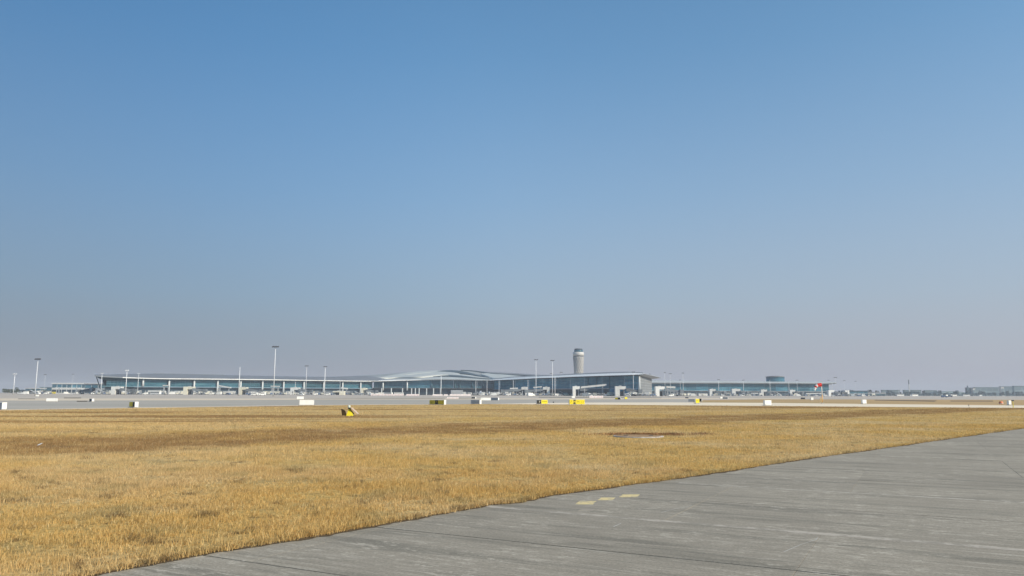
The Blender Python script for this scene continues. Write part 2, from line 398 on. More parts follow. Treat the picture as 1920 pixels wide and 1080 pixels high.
# the curving grey taxiway left and centre with its buff shoulders
sheet('taxiway_shoulder', gp([(-700, 800), (-700, 746.5), (0, 746.8), (400, 747.0), (700, 747.2), (1000, 746.8), (1290, 745.8), (1500, 747.2), (1500, 748.6), (1290, 748.0), (1290, 760), (1000, 760), (700, 761), (500, 763), (250, 767), (0, 771)]), -0.028, SHOULD)
sheet('far_taxiway', gp([(-700, 792), (-700, 751.0), (0, 751.0), (400, 750.3), (700, 748.8), (1000, 748.8), (1290, 748.4), (1290, 756.5), (1000, 757.5), (700, 757.8), (500, 760), (250, 763.5), (0, 767)]), -0.024, TAXI)
for L in ([(560, 748.4), (835, 747.3), (835, 746.7), (560, 747.8)],
          [(858, 747.2), (892, 746.9), (892, 746.3), (858, 746.6)],
          [(1010, 745.2), (1240, 746.3), (1240, 745.6), (1010, 744.3)],
          [(1640, 750.6), (1752, 752.8), (1757, 750.9), (1640, 749.6)],
          [(1782, 752.4), (1862, 752.6), (1862, 751.2), (1782, 751.2)],
          [(34, 748.2), (66, 748.2), (66, 747.2), (34, 747.2)],
          [(120, 746.6), (152, 746.6), (152, 745.4), (120, 745.4)],
          [(144, 753.0), (164, 753.0), (164, 751.2), (144, 751.2)],
          [(690, 741.8), (760, 742.0), (760, 741.2), (690, 741.0)]):
    sheet('dark_verge_strip', gp(L), -0.020, DARKV)
strip = gp([(905, 757.7), (1000, 755.6), (1100, 754.6), (1250, 754.2), (1450, 755.3), (1600, 757), (1760, 758.5), (1920, 760.2), (2150, 764), (2150, 790), (1920, 767), (1250, 762), (1100, 761.5), (905, 760.0)])
sheet('pale_service_road', strip, -0.016, PALE)

# near edge of the turf beside the slab pavement, as seen from the photograph
edge_px = [(170, 1080), (382, 1039), (592, 1006), (733, 980), (867, 957), (917, 947), (973, 943), (1027, 930), (1100, 920), (1240, 901.8), (1371, 882.7), (1495, 863), (1661, 840), (1771, 824), (1920, 803)]
edge = [G(x, y) for x, y in edge_px]
def densify(pts, step, amp, rnd):
    o = []
    for a, b in zip(pts, pts[1:]):
        n = max(1, int((b - a).length / step)); d = (b - a).normalized(); nn = Vector((-d.y, d.x, 0))
        for i in range(n): o.append(a.lerp(b, i / n) + nn * rnd.uniform(-amp, amp))
    o.append(pts[-1]); return o
ext = [Vector((-34, -36, 0)), Vector((-13, -6, 0)), Vector((-7.6, 1.9, 0))] + edge
far_e = [Vector((52, 64, 0)), Vector((76, 88, 0))]
rnd = random.Random(3)
edge_d = densify(ext[:3] + [edge[0]], .4, .02, rnd)[:-1] + densify(edge, .12, .022, rnd)[:-1] + densify([edge[-1]] + far_e, .5, .04, rnd)
back_px = [(1920, 765.2), (1700, 763.6), (1500, 761.8), (1250, 760.0), (1100, 758.8), (1000, 758.4), (905, 757.8), (800, 758.8), (700, 759.4), (600, 760.4), (500, 762), (380, 763.8), (250, 765.6), (120, 767.6), (0, 769.6)]
back = [G(x, y) for x, y in back_px]
far_c = [Vector((79, 92, 0)), Vector((79, 97, 0))]
left_c = [Vector((-58, 50, 0)), Vector((-70, 15, 0)), Vector((-92, -40, 0))]
field = [Vector(p) for p in edge_d] + far_c + back + left_c
fp = np.array([(p.x, p.y) for p in field])
fo = sheet('turf_field', fp, 0.014, TURF)
# its cut side down to the pavement
mb = MB()
for a, b in zip(edge_d, edge_d[1:]):
    mb.add([(a.x, a.y, .0135), (b.x, b.y, .0135), (b.x, b.y, -.02), (a.x, a.y, -.02)], [(0, 1, 2, 3)])
mb.build('turf_edge', SOIL, fo)
mb = MB(); inner = []; outer = []
for i, a in enumerate(edge_d):
    b = edge_d[min(i + 1, len(edge_d) - 1)]; c = edge_d[max(i - 1, 0)]
    d = Vector((b.x - c.x, b.y - c.y, 0)).normalized(); nn = Vector((d.y, -d.x, 0))
    k = .05 + .03 * math.sin(i * .17) + rnd.uniform(-.02, .04)
    inner.append((a.x, a.y, .0045)); outer.append((a.x + nn.x * max(.01, k), a.y + nn.y * max(.01, k), .0045))
mb.grid([inner, outer]); so = mb.build('soil_strip', SOIL); so['kind'] = 'structure'

# ------------------------------------------------------------------ slab pavement
DN = Vector((0.466, 0.885)).normalized(); DD = Vector((DN.y, -DN.x))
pav = sheet('taxiway_pavement', [(-60, -60), (160, -60), (160, 92), (82, 92), (70, 84), (24, 44), (-14, 6), (-40, -28)], -0.012, SEALBED)
def in_poly(P, x, y):
    x = np.asarray(x); y = np.asarray(y); c = np.zeros(x.shape, bool); n = len(P); j = n - 1
    for i in range(n):
        xi, yi = P[i]; xj, yj = P[j]
        if yi != yj:
            t = ((yi > y) != (yj > y)) & (x < (xj - xi) * (y - yi) / (yj - yi) + xi); c ^= t
        j = i
    return c
rs = random.Random(5); nslab = 0; mesh_cache = {}
PITCHN = 2.26; N0 = 5.90 - 2.26 * 8; LD = 5.0
def slab_mesh(w_, d_):
    k = (round(w_, 3), round(d_, 3))
    if k not in mesh_cache:
        me = bpy.data.meshes.new('slab'); c = .0015; x, y = w_ / 2, d_ / 2
        ring = lambda X, Y, z: [(-X, -Y, z), (X, -Y, z), (X, Y, z), (-X, Y, z)]
        vs = ring(x, y, -.2) + ring(x, y, -c) + ring(x - c, y - c, 0)
        fs = [(8, 9, 10, 11)] + [(a, (a + 1) % 4, 4 + (a + 1) % 4, 4 + a) for a in range(4)] + [(4 + a, 4 + (a + 1) % 4, 8 + (a + 1) % 4, 8 + a) for a in range(4)]
        me.from_pydata(vs, [], fs); me.materials.append(CONC); mesh_cache[k] = me
    return mesh_cache[k]
rotd = math.atan2(DD.y, DD.x)
far_mb = MB()
for j in range(-1, 34):
    n_ = N0 + j * PITCHN
    off = -1.15 if (j % 4) < 2 else -3.15
    for i in range(-6, 14):
        d_ = off + i * LD
        c = DD * (d_ + LD / 2) + DN * (n_ + PITCHN / 2)
        cs = [c + DD * sx * LD / 2 + DN * sy * PITCHN / 2 for sx, sy in ((-1, -1), (1, -1), (1, 1), (-1, 1))]
        xs = np.array([q.x for q in cs] + [c.x]); ys = np.array([q.y for q in cs] + [c.y])
        if in_poly(fp, xs, ys).all(): continue
        if c.y < -4 or c.y > 62 or c.x < -9 or c.x > 52: continue
        wide = j in (10, 12)
        g = .028
        if nslab < 290 and (c.y > 2 and abs(c.x) < c.y * .8 + 6):
            o = bpy.data.objects.new('slab', slab_mesh(LD - .003, PITCHN - g)); C.objects.link(o); o.parent = pav
            o.location = (c.x, c.y, rs.uniform(-.0006, .0006)); o.rotation_euler = (rs.uniform(-.0004, .0004), rs.uniform(-.0004, .0004), rotd); nslab += 1
        else:
            far_mb.box((c.x, c.y, -.05), (LD - g, PITCHN - g, .1), rotd)
far_mb.box((100, -10, -.06), (96, 110, .1)); 
for q in ((-30, -42, 42, 60), ):
    far_mb.box((q[0], q[1], -.06), (q[2], q[3], .1))
o = far_mb.build('slab', CONC, pav); o['kind'] = 'stuff'
far_mb2 = MB().add([(22, 40, -.003), (52, 30, -.003), (160, 40, -.003), (160, 90, -.003), (78, 90, -.003), (50, 66, -.003)], [(0, 1, 2, 3, 4, 5)])
# pale sealed joints and worn paint
SEAL = m_worn('pale_joint_seal', (0.43, 0.38, 0.32, 1), (0.28, 0.25, 0.205, 1), .49, 6)
SEAL2 = m_worn('buff_joint_seal', (0.43, 0.385, 0.325, 1), (0.28, 0.25, 0.205, 1), .51, 7)
def along(n_, d0, d1, w_, z, mat, name, seed):
    z = .0015
    r_ = random.Random(seed); A = []; B = []; k = int((d1 - d0) / .25)
    for i in range(k + 1):
        d_ = lerp(d0, d1, i / k); wob = .012 * math.sin(i * .31 + seed) 
        a = DD * d_ + DN * (n_ + wob - w_ / 2 * r_.uniform(.6, 1.2)); b = DD * d_ + DN * (n_ + wob + w_ / 2 * r_.uniform(.6, 1.2))
        A.append((a.x, a.y, z)); B.append((b.x, b.y, z))
    return MB().grid([A, B]).build(name, mat, pav)
along(5.9 + 2.26 * 2, -6.0, 14, .17, .004, SEAL, 'sealed_joint', 1)
along(5.9 + 2.26 * 4, -4.2, 22, .12, .004, SEAL2, 'sealed_joint', 2)
YM = m_worn('worn_yellow_paint', (0.66, 0.53, 0.27, 1), (0.34, 0.30, 0.24, 1), .54, 14)
YM2 = m_worn('nearly_gone_yellow_paint', (0.50, 0.42, 0.27, 1), (0.33, 0.29, 0.24, 1), .44, 14)
for (x0, x1, y0, y1) in ((1078, 1118, 939.5, 946), (1120, 1154, 933, 938), (1160, 1200, 927.3, 932.5), (1083, 1116, 955, 958)):
    pts = [G(x0, y1), G(x1 - 6, y1), G(x1, y0), G(x0 + 8, y0)]
    MAT_ = YM if x0 != 1083 else YM2
    dense = densify([Vector(p) for p in pts] + [Vector(pts[0])], .03, .008, rs)[:-1]
    sheet('yellow_marking', dense, .0022, MAT_)
# thin cracks and scratches in the slabs
CRK = paint('pale_scratch', (0.50, 0.48, 0.45), .9, var=.3, scale=8, spec=.1)
for L in ([(1470, 1035), (1500, 1022), (1530, 1012), (1534, 1008)], [(1240, 961), (1262, 955), (1297, 948)], [(1515, 903), (1545, 899), (1572, 896)], [(1095, 990), (1150, 988), (1165, 981)]):
    mb = MB(); P_ = [G(x, y) for x, y in L]; A = []; B = []
    for a in P_: A.append((a.x - .008, a.y, .0018)); B.append((a.x + .008, a.y + .006, .0018))
    mb.grid([A, B]).build('crack', CRK, pav)

# ------------------------------------------------------------------ dry grass: individual blades
def vnoise(x, y, s, seed):
    g = np.random.RandomState(seed).rand(64, 64); x = x / s; y = y / s
    xi = np.floor(x).astype(int); yi = np.floor(y).astype(int); fx = x - xi; fy = y - yi
    fx = fx * fx * (3 - 2 * fx); fy = fy * fy * (3 - 2 * fy)
    a = g[xi % 64, yi % 64]; b = g[(xi + 1) % 64, yi % 64]; c = g[xi % 64, (yi + 1) % 64]; d = g[(xi + 1) % 64, (yi + 1) % 64]
    return (a * (1 - fx) + b * fx) * (1 - fy) + (c * (1 - fx) + d * fx) * fy
CH = (G(1197, 819.5).x, G(1197, 819.5).y)
def wedge(n, y0, y1, power):
    """points in the visible wedge (with a margin), density falling with distance"""
    u = np.random.rand(n)
    if power == 2: Y = y0 * (y1 / y0) ** u
    else: Y = np.sqrt(y0 ** 2 + u * (y1 ** 2 - y0 ** 2))
    X = (np.random.rand(n) * 2 - 1) * (Y * .72 + 2.0)
    k = in_poly(fp, X, Y); X = X[k]; Y = Y[k]
    k = (X - CH[0]) ** 2 + ((Y - CH[1])) ** 2 > 1.0 ** 2
    return X[k], Y[k]
def tris(x, y, h, wd, lean, tone, bent, z0=.008):
    n = len(x); a = np.random.rand(n) * 2 * np.pi; ca, sa = np.cos(a) * wd / 2, np.sin(a) * wd / 2
    b = np.random.rand(n) * 2 * np.pi; lx, ly = np.cos(b) * lean * h + .10 * h, np.sin(b) * lean * h - .02 * h
    z = np.full(n, z0)
    V = [np.stack((x - ca, y - sa, z), 1), np.stack((x + ca, y + sa, z), 1)]
    if bent:
        mx, my, mz = x + lx * .30, y + ly * .30, z + h * .58
        V += [np.stack((mx + ca * .7, my + sa * .7, mz), 1), np.stack((mx - ca * .7, my - sa * .7, mz), 1)]
    V.append(np.stack((x + lx, y + ly, z + h * np.sqrt(np.clip(1 - lean ** 2 * .8, .1, 1))), 1))
    V = np.stack(V, 1); k = V.shape[1]
    base = (np.arange(n) * k)[:, None]
    if bent: idx = np.concatenate([base + np.array([[0, 1, 2]]), base + np.array([[0, 2, 3]]), base + np.array([[3, 2, 4]])], 1).reshape(-1, 3)
    else: idx = base + np.array([[0, 1, 2]])
    return V.reshape(-1, 3), idx, np.repeat(tone, k)
def mesh_np(name, V, I, tone, mat):
    me = bpy.data.meshes.new(name); me.vertices.add(len(V)); me.vertices.foreach_set('co', V.astype(np.float32).ravel())
    me.loops.add(I.size); me.loops.foreach_set('vertex_index', I.astype(np.int32).ravel())
    me.polygons.add(len(I)); me.polygons.foreach_set('loop_start', np.arange(len(I), dtype=np.int32) * 3)
    me.update(calc_edges=False)
    at = me.attributes.new('tone', 'FLOAT', 'POINT'); at.data.foreach_set('value', tone.astype(np.float32))
    me.materials.append(mat); o = bpy.data.objects.new(name, me); C.objects.link(o); return o
parts = []
def q_of(x, y): return -.69 * x + .72 * y
# near: bent blades in tufts
tx, ty = wedge(64000, 5.5, 17.5, 0)
dn = vnoise(tx, ty, 1.1, 1) * .6 + vnoise(tx, ty, .35, 2) * .4
bare = vnoise(tx, ty, .7, 21) * .6 + vnoise(tx, ty, .25, 22) * .4
k = np.random.rand(len(tx)) < np.clip(dn * 2.0 - .05, .12, 1) * np.clip((bare - .22) * 7, .66, 1); tx, ty, dn = tx[k], ty[k], dn[k]
NB = 9
x = np.repeat(tx, NB); y = np.repeat(ty, NB); q = np.repeat(dn, NB)
r_ = np.abs(np.random.normal(0, .045, len(x))); a_ = np.random.rand(len(x)) * 6.283
x = x + r_ * np.cos(a_); y = y + r_ * np.sin(a_)
hh = (.035 + .075 * q + .045 * vnoise(x, y, 2.2, 5) ** 2) * (.66 + .5 * vnoise(x, y, .9, 17)) * np.random.uniform(.45, 1.25, len(x))
tt = np.clip(np.random.normal(.5, .22, len(x)), 0, 1)
parts.append(tris(x, y, hh, np.random.uniform(.0035, .008, len(x)), np.random.uniform(.05, .95, len(x)), tt, True))
# middle and far: single pointed blades, then tuft-sized ones
def far_set(n, y0, y1, w0, seedk, hmul):
    x, y = wedge(n, y0, y1, 2)
    dn = vnoise(x, y, 1.6, 3 + seedk) * .5 + vnoise(x, y, .5, 4 + seedk) * .5
    k = np.random.rand(len(x)) < np.clip(dn * 1.9 - .05, .15, 1); x, y, dn = x[k], y[k], dn[k]
    h_ = (.04 + .075 * dn) * np.random.uniform(.5, 1.25, len(x)) * hmul
    wd = np.maximum(w0, y * .00042) * np.random.uniform(.6, 1.4, len(x))
    t = np.clip(np.random.normal(.5, .22, len(x)), 0, 1)
    parts.append(tris(x, y, h_, wd, np.random.uniform(.05, .7, len(x)), t, False))
far_set(560000, 16, 45, .007, 0, 1.0)
far_set(330000, 40, 150, .012, 10, 1.0)
V = []; I = []; T = []; k0 = 0
for v, i, t in parts: V.append(v); I.append(i + k0); T.append(t); k0 += len(v)
gob = mesh_np('dry_grass', np.concatenate(V), np.concatenate(I), np.concatenate(T), BLADE)
tag(gob, 'golden dry grass covering the field beside the concrete pavement', 'grass', kind='stuff')
print('grass tris', sum(len(i) for i in I), 'slabs', nslab)
# grass hanging over the pavement edge
ex = []; ey = []
for a, b in zip(edge_d, edge_d[1:]):
    if a.y < 5 or a.y > 45: continue
    n = int((b - a).length * (520 if a.y < 16 else 260) * rnd.uniform(.3, 1.5)); t = np.random.rand(n)
    off_ = np.random.normal(-.015, .035, n); ex.append(a.x + (b.x - a.x) * t + off_ * .72); ey.append(a.y + (b.y - a.y) * t - off_ * .69)
ex = np.concatenate(ex); ey = np.concatenate(ey)
V, I, T = tris(ex, ey, np.random.uniform(.03, .11, len(ex)), np.random.uniform(.004, .010, len(ex)), np.random.uniform(.3, .9, len(ex)), np.clip(np.random.normal(.35, .2, len(ex)), 0, 1), True)
eo = mesh_np('edge_grass', V, I, T, BLADE); tag(eo, 'ragged fringe of dry grass hanging over the pavement edge', 'grass', kind='stuff')

# ------------------------------------------------------------------ terminal building
def inv(Ya, xa, Yb, xb):                    # depth along a straight wall, by column of the photograph
    return lambda px: 1 / lerp(1 / Ya, 1 / Yb, (px - xa) / (xb - xa))
YL = inv(860, 180, 1080, 690)               # left wing recedes to the right
YC = lambda px: 1085.0                      # central hall
YR = inv(1120, 905, 745, 1204)              # right wing comes forward to the right
def frange(a, b, n): return [a + (b - a) * i / n for i in range(n + 1)]
def at(px, py, Y): return W(px, py, Y)
def pane(mb, a, b, zb, zt, inset=0.0):      # glass slab between two ground points
    return mb.side((a.x, a.y + inset), (b.x, b.y + inset), zb, zt, .25)

def wing(loc_px, label, Yf, xs, fascia_t, fascia_b, ridge, glass, cols, roofm, fasm, depth_mid, depth_ridge, floor_z, name='terminal_wing', clere=None, slope=.4, dark_to=None):
    base = G0(loc_px, Yf(loc_px)); t = empty(name, base, label, 'terminal building')
    B = lambda m, n_, mat, **k: m.build(n_, mat, t, origin=base, **k)
    FT = [at(x, smooth(fascia_t, x), Yf(x) - 5) for x in xs]; FB = [at(x, smooth(fascia_b, x), Yf(x) - 5 - slope) for x in xs]
    RG = [at(x, smooth(ridge, x), Yf(x) + depth_ridge) for x in xs]
    MID = [a.lerp(b, .5) + Vector((0, 0, .9)) for a, b in zip(FT, RG)]
    BK = [p + Vector((0, 25, -3)) for p in RG]
    B(MB().grid([FT, MID, RG, BK]), 'roof', roofm, smooth_=True)
    if dark_to is None: B(MB().grid([FB, FT]), 'fascia', fasm)
    else:
        k = sum(1 for x in xs if x <= dark_to); B(MB().grid([FB[:k], FT[:k]]), 'end_fascia', SOFF); B(MB().grid([FB[k - 1:], FT[k - 1:]]), 'fascia', fasm)  # end stretch gets the dark soffit colour to paint its shadowed underside
    SO = [p + Vector((0, 6 + slope, -.9)) for p in FB]
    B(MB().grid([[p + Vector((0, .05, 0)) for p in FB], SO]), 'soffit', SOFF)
    if clere:
        x0, x1 = clere; X = frange(x0, x1, 10)
        P = [at(x, smooth(ridge, x) + .5, Yf(x) + depth_ridge - 4) for x in X]; Q = [p + Vector((0, 0, .5)) for p in P]
        m = MB(); 
        for i in range(10): m.side(P[i], P[i + 1], P[i].z - .3, Q[i].z, 3.0)
        B(m, 'clerestory', SOFF)
    return t, base, B
def bays(B, Yf, xs, topf, zlow, zfloor, setb=2.0, mat=None, sub=4):
    for x0, x1 in zip(xs, xs[1:]):
        a, b = G0(x0, Yf(x0)), G0(x1, Yf(x1))
        za = at(x0, topf(x0), Yf(x0)).z; zb = at(x1, topf(x1), Yf(x1)).z
        A = Vector((a.x, a.y + setb, 0)); Bp = Vector((b.x, b.y + setb, 0)); A = A.lerp(Bp, .004); Bp = A.lerp(Bp, .996)
        m = MB(); o = Vector((0, .3, 0))
        m.add([A + Vector((0, 0, zlow)), Bp + Vector((0, 0, zlow)), Bp + Vector((0, 0, zb)), A + Vector((0, 0, za)),
               A + o + Vector((0, 0, zlow)), Bp + o + Vector((0, 0, zlow)), Bp + o + Vector((0, 0, zb)), A + o + Vector((0, 0, za))],
              [(0, 1, 2, 3), (7, 6, 5, 4), (0, 4, 5, 1), (1, 5, 6, 2), (2, 6, 7, 3), (3, 7, 4, 0)])
        g_ = B(m, 'glass_bay', mat or GLASS)
        m = MB()
        for k in range(1, sub):
            z0 = lerp(zlow, za, k / sub); z1 = lerp(zlow, zb, k / sub)
            m.add([A + Vector((0, -.35, z0)), Bp + Vector((0, -.35, z1)), Bp + Vector((0, -.35, z1 + .32)), A + Vector((0, -.35, z0 + .32)),
                   A + Vector((0, -.01, z0)), Bp + Vector((0, -.01, z1)), Bp + Vector((0, -.01, z1 + .32)), A + Vector((0, -.01, z0 + .32))],
                  [(0, 1, 2, 3), (3, 2, 6, 7), (4, 5, 1, 0)])
        B(m, 'transom', TRANS)
        m = MB(); nn = 5
        for k in range(1, nn):
            p = A.lerp(Bp, k / nn); zt = lerp(za, zb, k / nn); m.box((p.x, p.y - .12, (zlow + zt) / 2), (.22, .24, zt - zlow))
        B(m, 'mullion', TRANS, kind='stuff')

# left wing
colsL = [267.8, 316.7, 363.8, 407.8, 451, 492, 531.6, 569.6, 606.7, 642.2, 676, 718, 763.3]
fLb = [(177, 705.2), (190, 706.8), (236, 708.9), (300, 710.6), (400, 711.6), (500, 712.7), (600, 714.1), (700, 715.3), (800, 714.0)]
fLt = [(177, 704.0), (190, 704.7), (236, 707.2), (300, 709.1), (400, 710.0), (500, 711.2), (600, 712.8), (700, 714.0), (800, 712.8)]
rL = [(177, 703.4), (200, 702.2), (240, 701.2), (288, 700.6), (330, 701), (400, 702.6), (500, 705), (600, 706.4), (650, 705.7), (690, 704.9), (712, 708.2), (734, 713.2)]
tL, bL, B = wing(190, 'long left wing of the glass terminal with thin white eaves and white columns', YL, frange(177, 734, 42), fLt, fLb, rL, None, None, ROOF, OFFW, 10, 60, 9, clere=(288, 420), dark_to=236)
xsL = [196, 232] + colsL[:11] + [697]
topL = lambda x: smooth(fLb, x) + .4
bays(B, YL, xsL, topL, 9.5, 9.5)
for x in colsL[:11]:
    p = G0(x, YL(x)); z = at(x, topL(x), YL(x)).z
    B(MB().tube((p.x, p.y - 1.2, 0 if x > 290 else 9), (p.x, p.y - 1.2, z), 1.25, .95, 12), 'column', COLM, smooth_=True)
# upper walkway edge, ground storey
m = MB(); a, b = G0(192, YL(192)), G0(704, YL(704)); m.side((a.x, a.y - 1), (b.x, b.y - 1), 8.5, 9.4, 3); B(m, 'walkway_edge', TRANS)
m = MB(); m.side((a.x, a.y + 4), (b.x, b.y + 4), 0, 8.15, .5); B(m, 'ground_floor_wall', GLASSD)
m = MB()
for i in range(60):
    if i % 7 == 3: continue
    p = a.lerp(b, (i + .5) / 60); m.box((p.x, p.y + 3.2, 2.2), (1.1, .7, 4.4))
B(m, 'ground_floor_pier', GREYP, kind='stuff')
m = MB()
for i in range(13):
    p = a.lerp(b, (i + .35) / 13); m.box((p.x, p.y + 1.7, 2.6), (7, 2.5, 3.4))
B(m, 'loading_bay', OFFW, kind='stuff')
# slanting dark end of the left wing
m = MB(); SX = frange(179, 262, 12); P = [at(x, smooth(fLb, x) + .1, YL(x) - 5.2) for x in SX]; Q = [at(x, smooth([(179, 705.6), (190, 711.3), (215, 712.2), (240, 711.6), (262, 710.6)], x), YL(x) - 1.5) for x in SX]
B(MB().grid([P, Q]), 'deep_soffit', GLASSD)  # dark glass colour stands in for shade under the end overhang
m = MB(); A0 = G0(191, YL(191)); zt = at(191, 705.5, YL(191)).z
m.add([A0 + Vector((0, 2, 8)), A0 + Vector((6, 60, 8)), A0 + Vector((0, 60, zt)), A0 + Vector((-2, 1.5, zt - .5))], [(3, 2, 1, 0)]); B(m, 'end_wall', GLASSD)
m = MB(); m.tube(A0 + Vector((1, -1, 0)), A0 + Vector((-6, -3, zt - .8)), .7, .5, 8); B(m, 'slanting_strut', GLASSD)  # strut coloured as dark as the painted shade around it

# central hall with its stacked, wavy roof leaves
base = G0(830, 1085); tC = empty('terminal_hall', base, 'central terminal hall under stacked wavy pale roof leaves', 'terminal building')
B = lambda m, n_, mat, **k: m.build(n_, mat, tC, origin=base, **k)
top = [(640, 706.0), (690, 703.4), (740, 700), (780, 697), (820, 694.9), (850, 694.4), (880, 694.6), (905, 696.8), (930, 698.0), (960, 699.4), (1000, 702), (1040, 703.6), (1075, 704)]
frt = [(640, 714.5), (700, 715.2), (760, 713.9), (800, 712.8), (830, 712.2), (860, 712.6), (910, 713.8), (940, 712.8), (1000, 709.5), (1075, 705.8)]
def surf(px, v, lift=0.0):
    Y = lerp(1078, 1290, v); py = lerp(smooth(frt, px), smooth(top, px), v)
    p = at(px, py, Y); p.z += lift; return p
xs = frange(640, 1075, 60)
B(MB().grid([[surf(x, v) for x in xs] for v in frange(0, 1, 8)] + [[surf(x, 1) + Vector((0, 40, -6)) for x in xs]]), 'roof', ROOFG, smooth_=True)
def leaf(x0, x1, vb, vt, mat, name, lift, n=36):
    X = frange(x0, x1, n); rows = []
    for k in range(5):
        rows.append([surf(x, lerp(smooth(vb, x), max(smooth(vt, x), smooth(vb, x) + .001), k / 4), lift * (1 + .25 * math.sin(math.pi * k / 4))) for x in X])
    low = [p + Vector((0, 1.0, -lift - .2)) for p in rows[0]]
    return B(MB().grid([low] + rows), name, mat, smooth_=True)
# v runs 0 at the eaves to 1 on the ridge; every leaf tapers to a point at both ends
leaf(686, 862, [(686, .40), (715, .30), (745, .36), (785, .26), (825, .40), (862, .60)], [(686, .41), (715, .56), (755, .90), (795, .99), (825, .97), (845, .85), (862, .61)], ROOFL, 'roof_leaf', .7)
leaf(640, 790, [(640, .0), (700, .0), (790, .02)], [(640, .10), (700, .12), (760, .12), (790, .03)], ROOFW, 'roof_leaf', .5)
leaf(692, 728, [(692, .44), (710, .40), (728, .44)], [(692, .45), (710, .54), (728, .45)], ROOFL, 'roof_leaf', 1.1)
leaf(728, 812, [(728, .64), (770, .66), (812, .80)], [(728, .65), (770, .80), (812, .81)], ROOFL, 'roof_leaf', 1.0)
leaf(820, 930, [(820, .86), (835, .74), (850, .66), (880, .55), (905, .38), (930, .28)], [(820, .90), (835, .97), (850, .97), (870, .84), (895, .58), (930, .30)], SKYL, 'rooflight', .7)
leaf(864, 925, [(864, .965), (895, .90), (910, .80), (925, .64)], [(864, .99), (890, .99), (910, .93), (925, .68)], SKYL, 'rooflight', .7)
leaf(828, 930, [(828, .52), (860, .42), (890, .27), (930, .18)], [(828, .56), (860, .56), (890, .42), (930, .20)], ROOFL, 'roof_leaf', .8)
leaf(800, 934, [(800, .34), (840, .33), (880, .22), (934, .10)], [(800, .35), (840, .46), (880, .36), (934, .14)], SKYL, 'rooflight', .5)
leaf(740, 938, [(740, .04), (830, .04), (890, .02), (938, .01)], [(740, .05), (830, .26), (890, .17), (938, .04)], ROOFL, 'roof_leaf', .5)
leaf(903, 1000, [(903, .60), (912, .44), (925, .12), (945, .04), (1000, .02)], [(903, .72), (912, .78), (925, .70), (945, .66), (1000, .30)], ROOFL, 'roof_leaf', 1.0)
leaf(905, 1070, [(905, .84), (940, .78), (1000, .64), (1070, .35)], [(905, .97), (940, .95), (1000, .92), (1070, .8)], ROOF, 'roof_leaf', .6)
leaf(915, 1010, [(915, .745), (945, .69), (1010, .50)], [(915, .80), (945, .76), (1010, .54)], SKYL, 'rooflight', .6)
FB = [surf(x, 0) + Vector((0, 1, -.1)) for x in xs]
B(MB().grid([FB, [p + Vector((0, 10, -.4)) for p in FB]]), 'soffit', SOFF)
xsC = [700] + colsL[11:] + [808, 850, 895, 935]
topC = lambda x: smooth(frt, x) + .5
YCC = lambda x: 1082.0
bays(B, YCC, xsC, topC, 9.5, 9.5, mat=GLASSR)
for x in colsL[11:] + [809, 853, 862, 886, 906, 926]:
    p = G0(x, 1082); z = at(x, topC(x), 1082).z
    if x < 800: B(MB().tube((p.x, p.y - 1.2, 6), (p.x, p.y - 1.2, z), 1.25, .95, 12), 'column', COLM, smooth_=True)
    else: B(MB().tube((p.x, p.y + 1.2, 9.5), (p.x, p.y + 1.2, z), .9, .8, 12), 'column', TRANS, smooth_=True)
a, b = G0(698, 1082), G0(940, 1082)
m = MB(); m.side((a.x, a.y + 3), (b.x, b.y + 3), 0, 9.2, .5); B(m, 'ground_floor_wall', GLASSD)
m = MB(); m.side((a.x, a.y - 1), (b.x, b.y - 1), 9.2, 9.9, 4); B(m, 'walkway_edge', SOFF)
for x in (716, 734, 755, 772, 779, 786, 800, 813, 826): p = G0(x, 1080); B(MB().tube((p.x, p.y - 3, 0), (p.x, p.y - 3, 9.2), .8, .8, 8), 'lower_column', COLM)
m = MB(); p = G0(845, 1070); q = G0(867, 1070); m.box(((p.x + q.x) / 2, 1078, 3.4), ((q.x - p.x), 9, 6.8)); B(m, 'entrance_block', GREYP)

# right wing
fRt = [(905, 713.2), (925, 711.6), (940, 710.0), (958, 708.2), (975, 707.2), (1004, 706.0), (1040, 704.5), (1080, 702.6), (1130, 700.6), (1160, 699.6), (1185, 699.2), (1206, 700.4)]
fRb = [(905, 713.8), (940, 712.3), (970, 711.2), (1004, 709.2), (1040, 708.0), (1080, 706.2), (1130, 704.6), (1160, 703.7), (1185, 702.8), (1206, 701.7)]
rR = [(905, 712.9), (925, 711.0), (940, 709.2), (958, 707.2), (975, 706.0), (1000, 704.9), (1030, 703.8), (1055, 702.6), (1085, 701.0), (1140, 698.7), (1175, 698.2), (1195, 699.0), (1206, 700.0)]
tR, bR, B = wing(1199, 'right wing of the glass terminal under a rising white roof edge with pointed tip', YR, frange(905, 1206, 34), fRt, fRb, rR, None, None, ROOF, ROOFW, 10, 34, 9, name='terminal_wing', slope=12)
topR = lambda x: smooth(fRb, x) + .6
bays(B, YR, [905, 938, 966, 992, 1018, 1044, 1070, 1097, 1130, 1143, 1172, 1198.5], topR, 7.5, 9.5, mat=GLASSW, sub=4)
a, b = G0(905, YR(905)), G0(1142, YR(1142))
m = MB(); m.side((a.x, a.y + 1.0), (b.x, b.y + 1.0), 0, 7.4, .5); B(m, 'ground_floor_wall', GLASSD)
m = MB(); m.side((a.x, a.y - .5), (b.x, b.y - .5), 7.5, 8.1, 2); B(m, 'walkway_edge', GREYP)
c = G0(1198.5, YR(1198.5)); m = MB(); m.side((b.x, b.y + 1.2), (c.x, c.y + 1.2), 0, 7.4, .5); B(m, 'ground_floor_glass', GLASSW)
m = MB(); m.side((b.x + 4, b.y - 6), (G0(1152, 790).x, b.y - 9), 5.4, 6.0, 2); B(m, 'canopy', COLM)
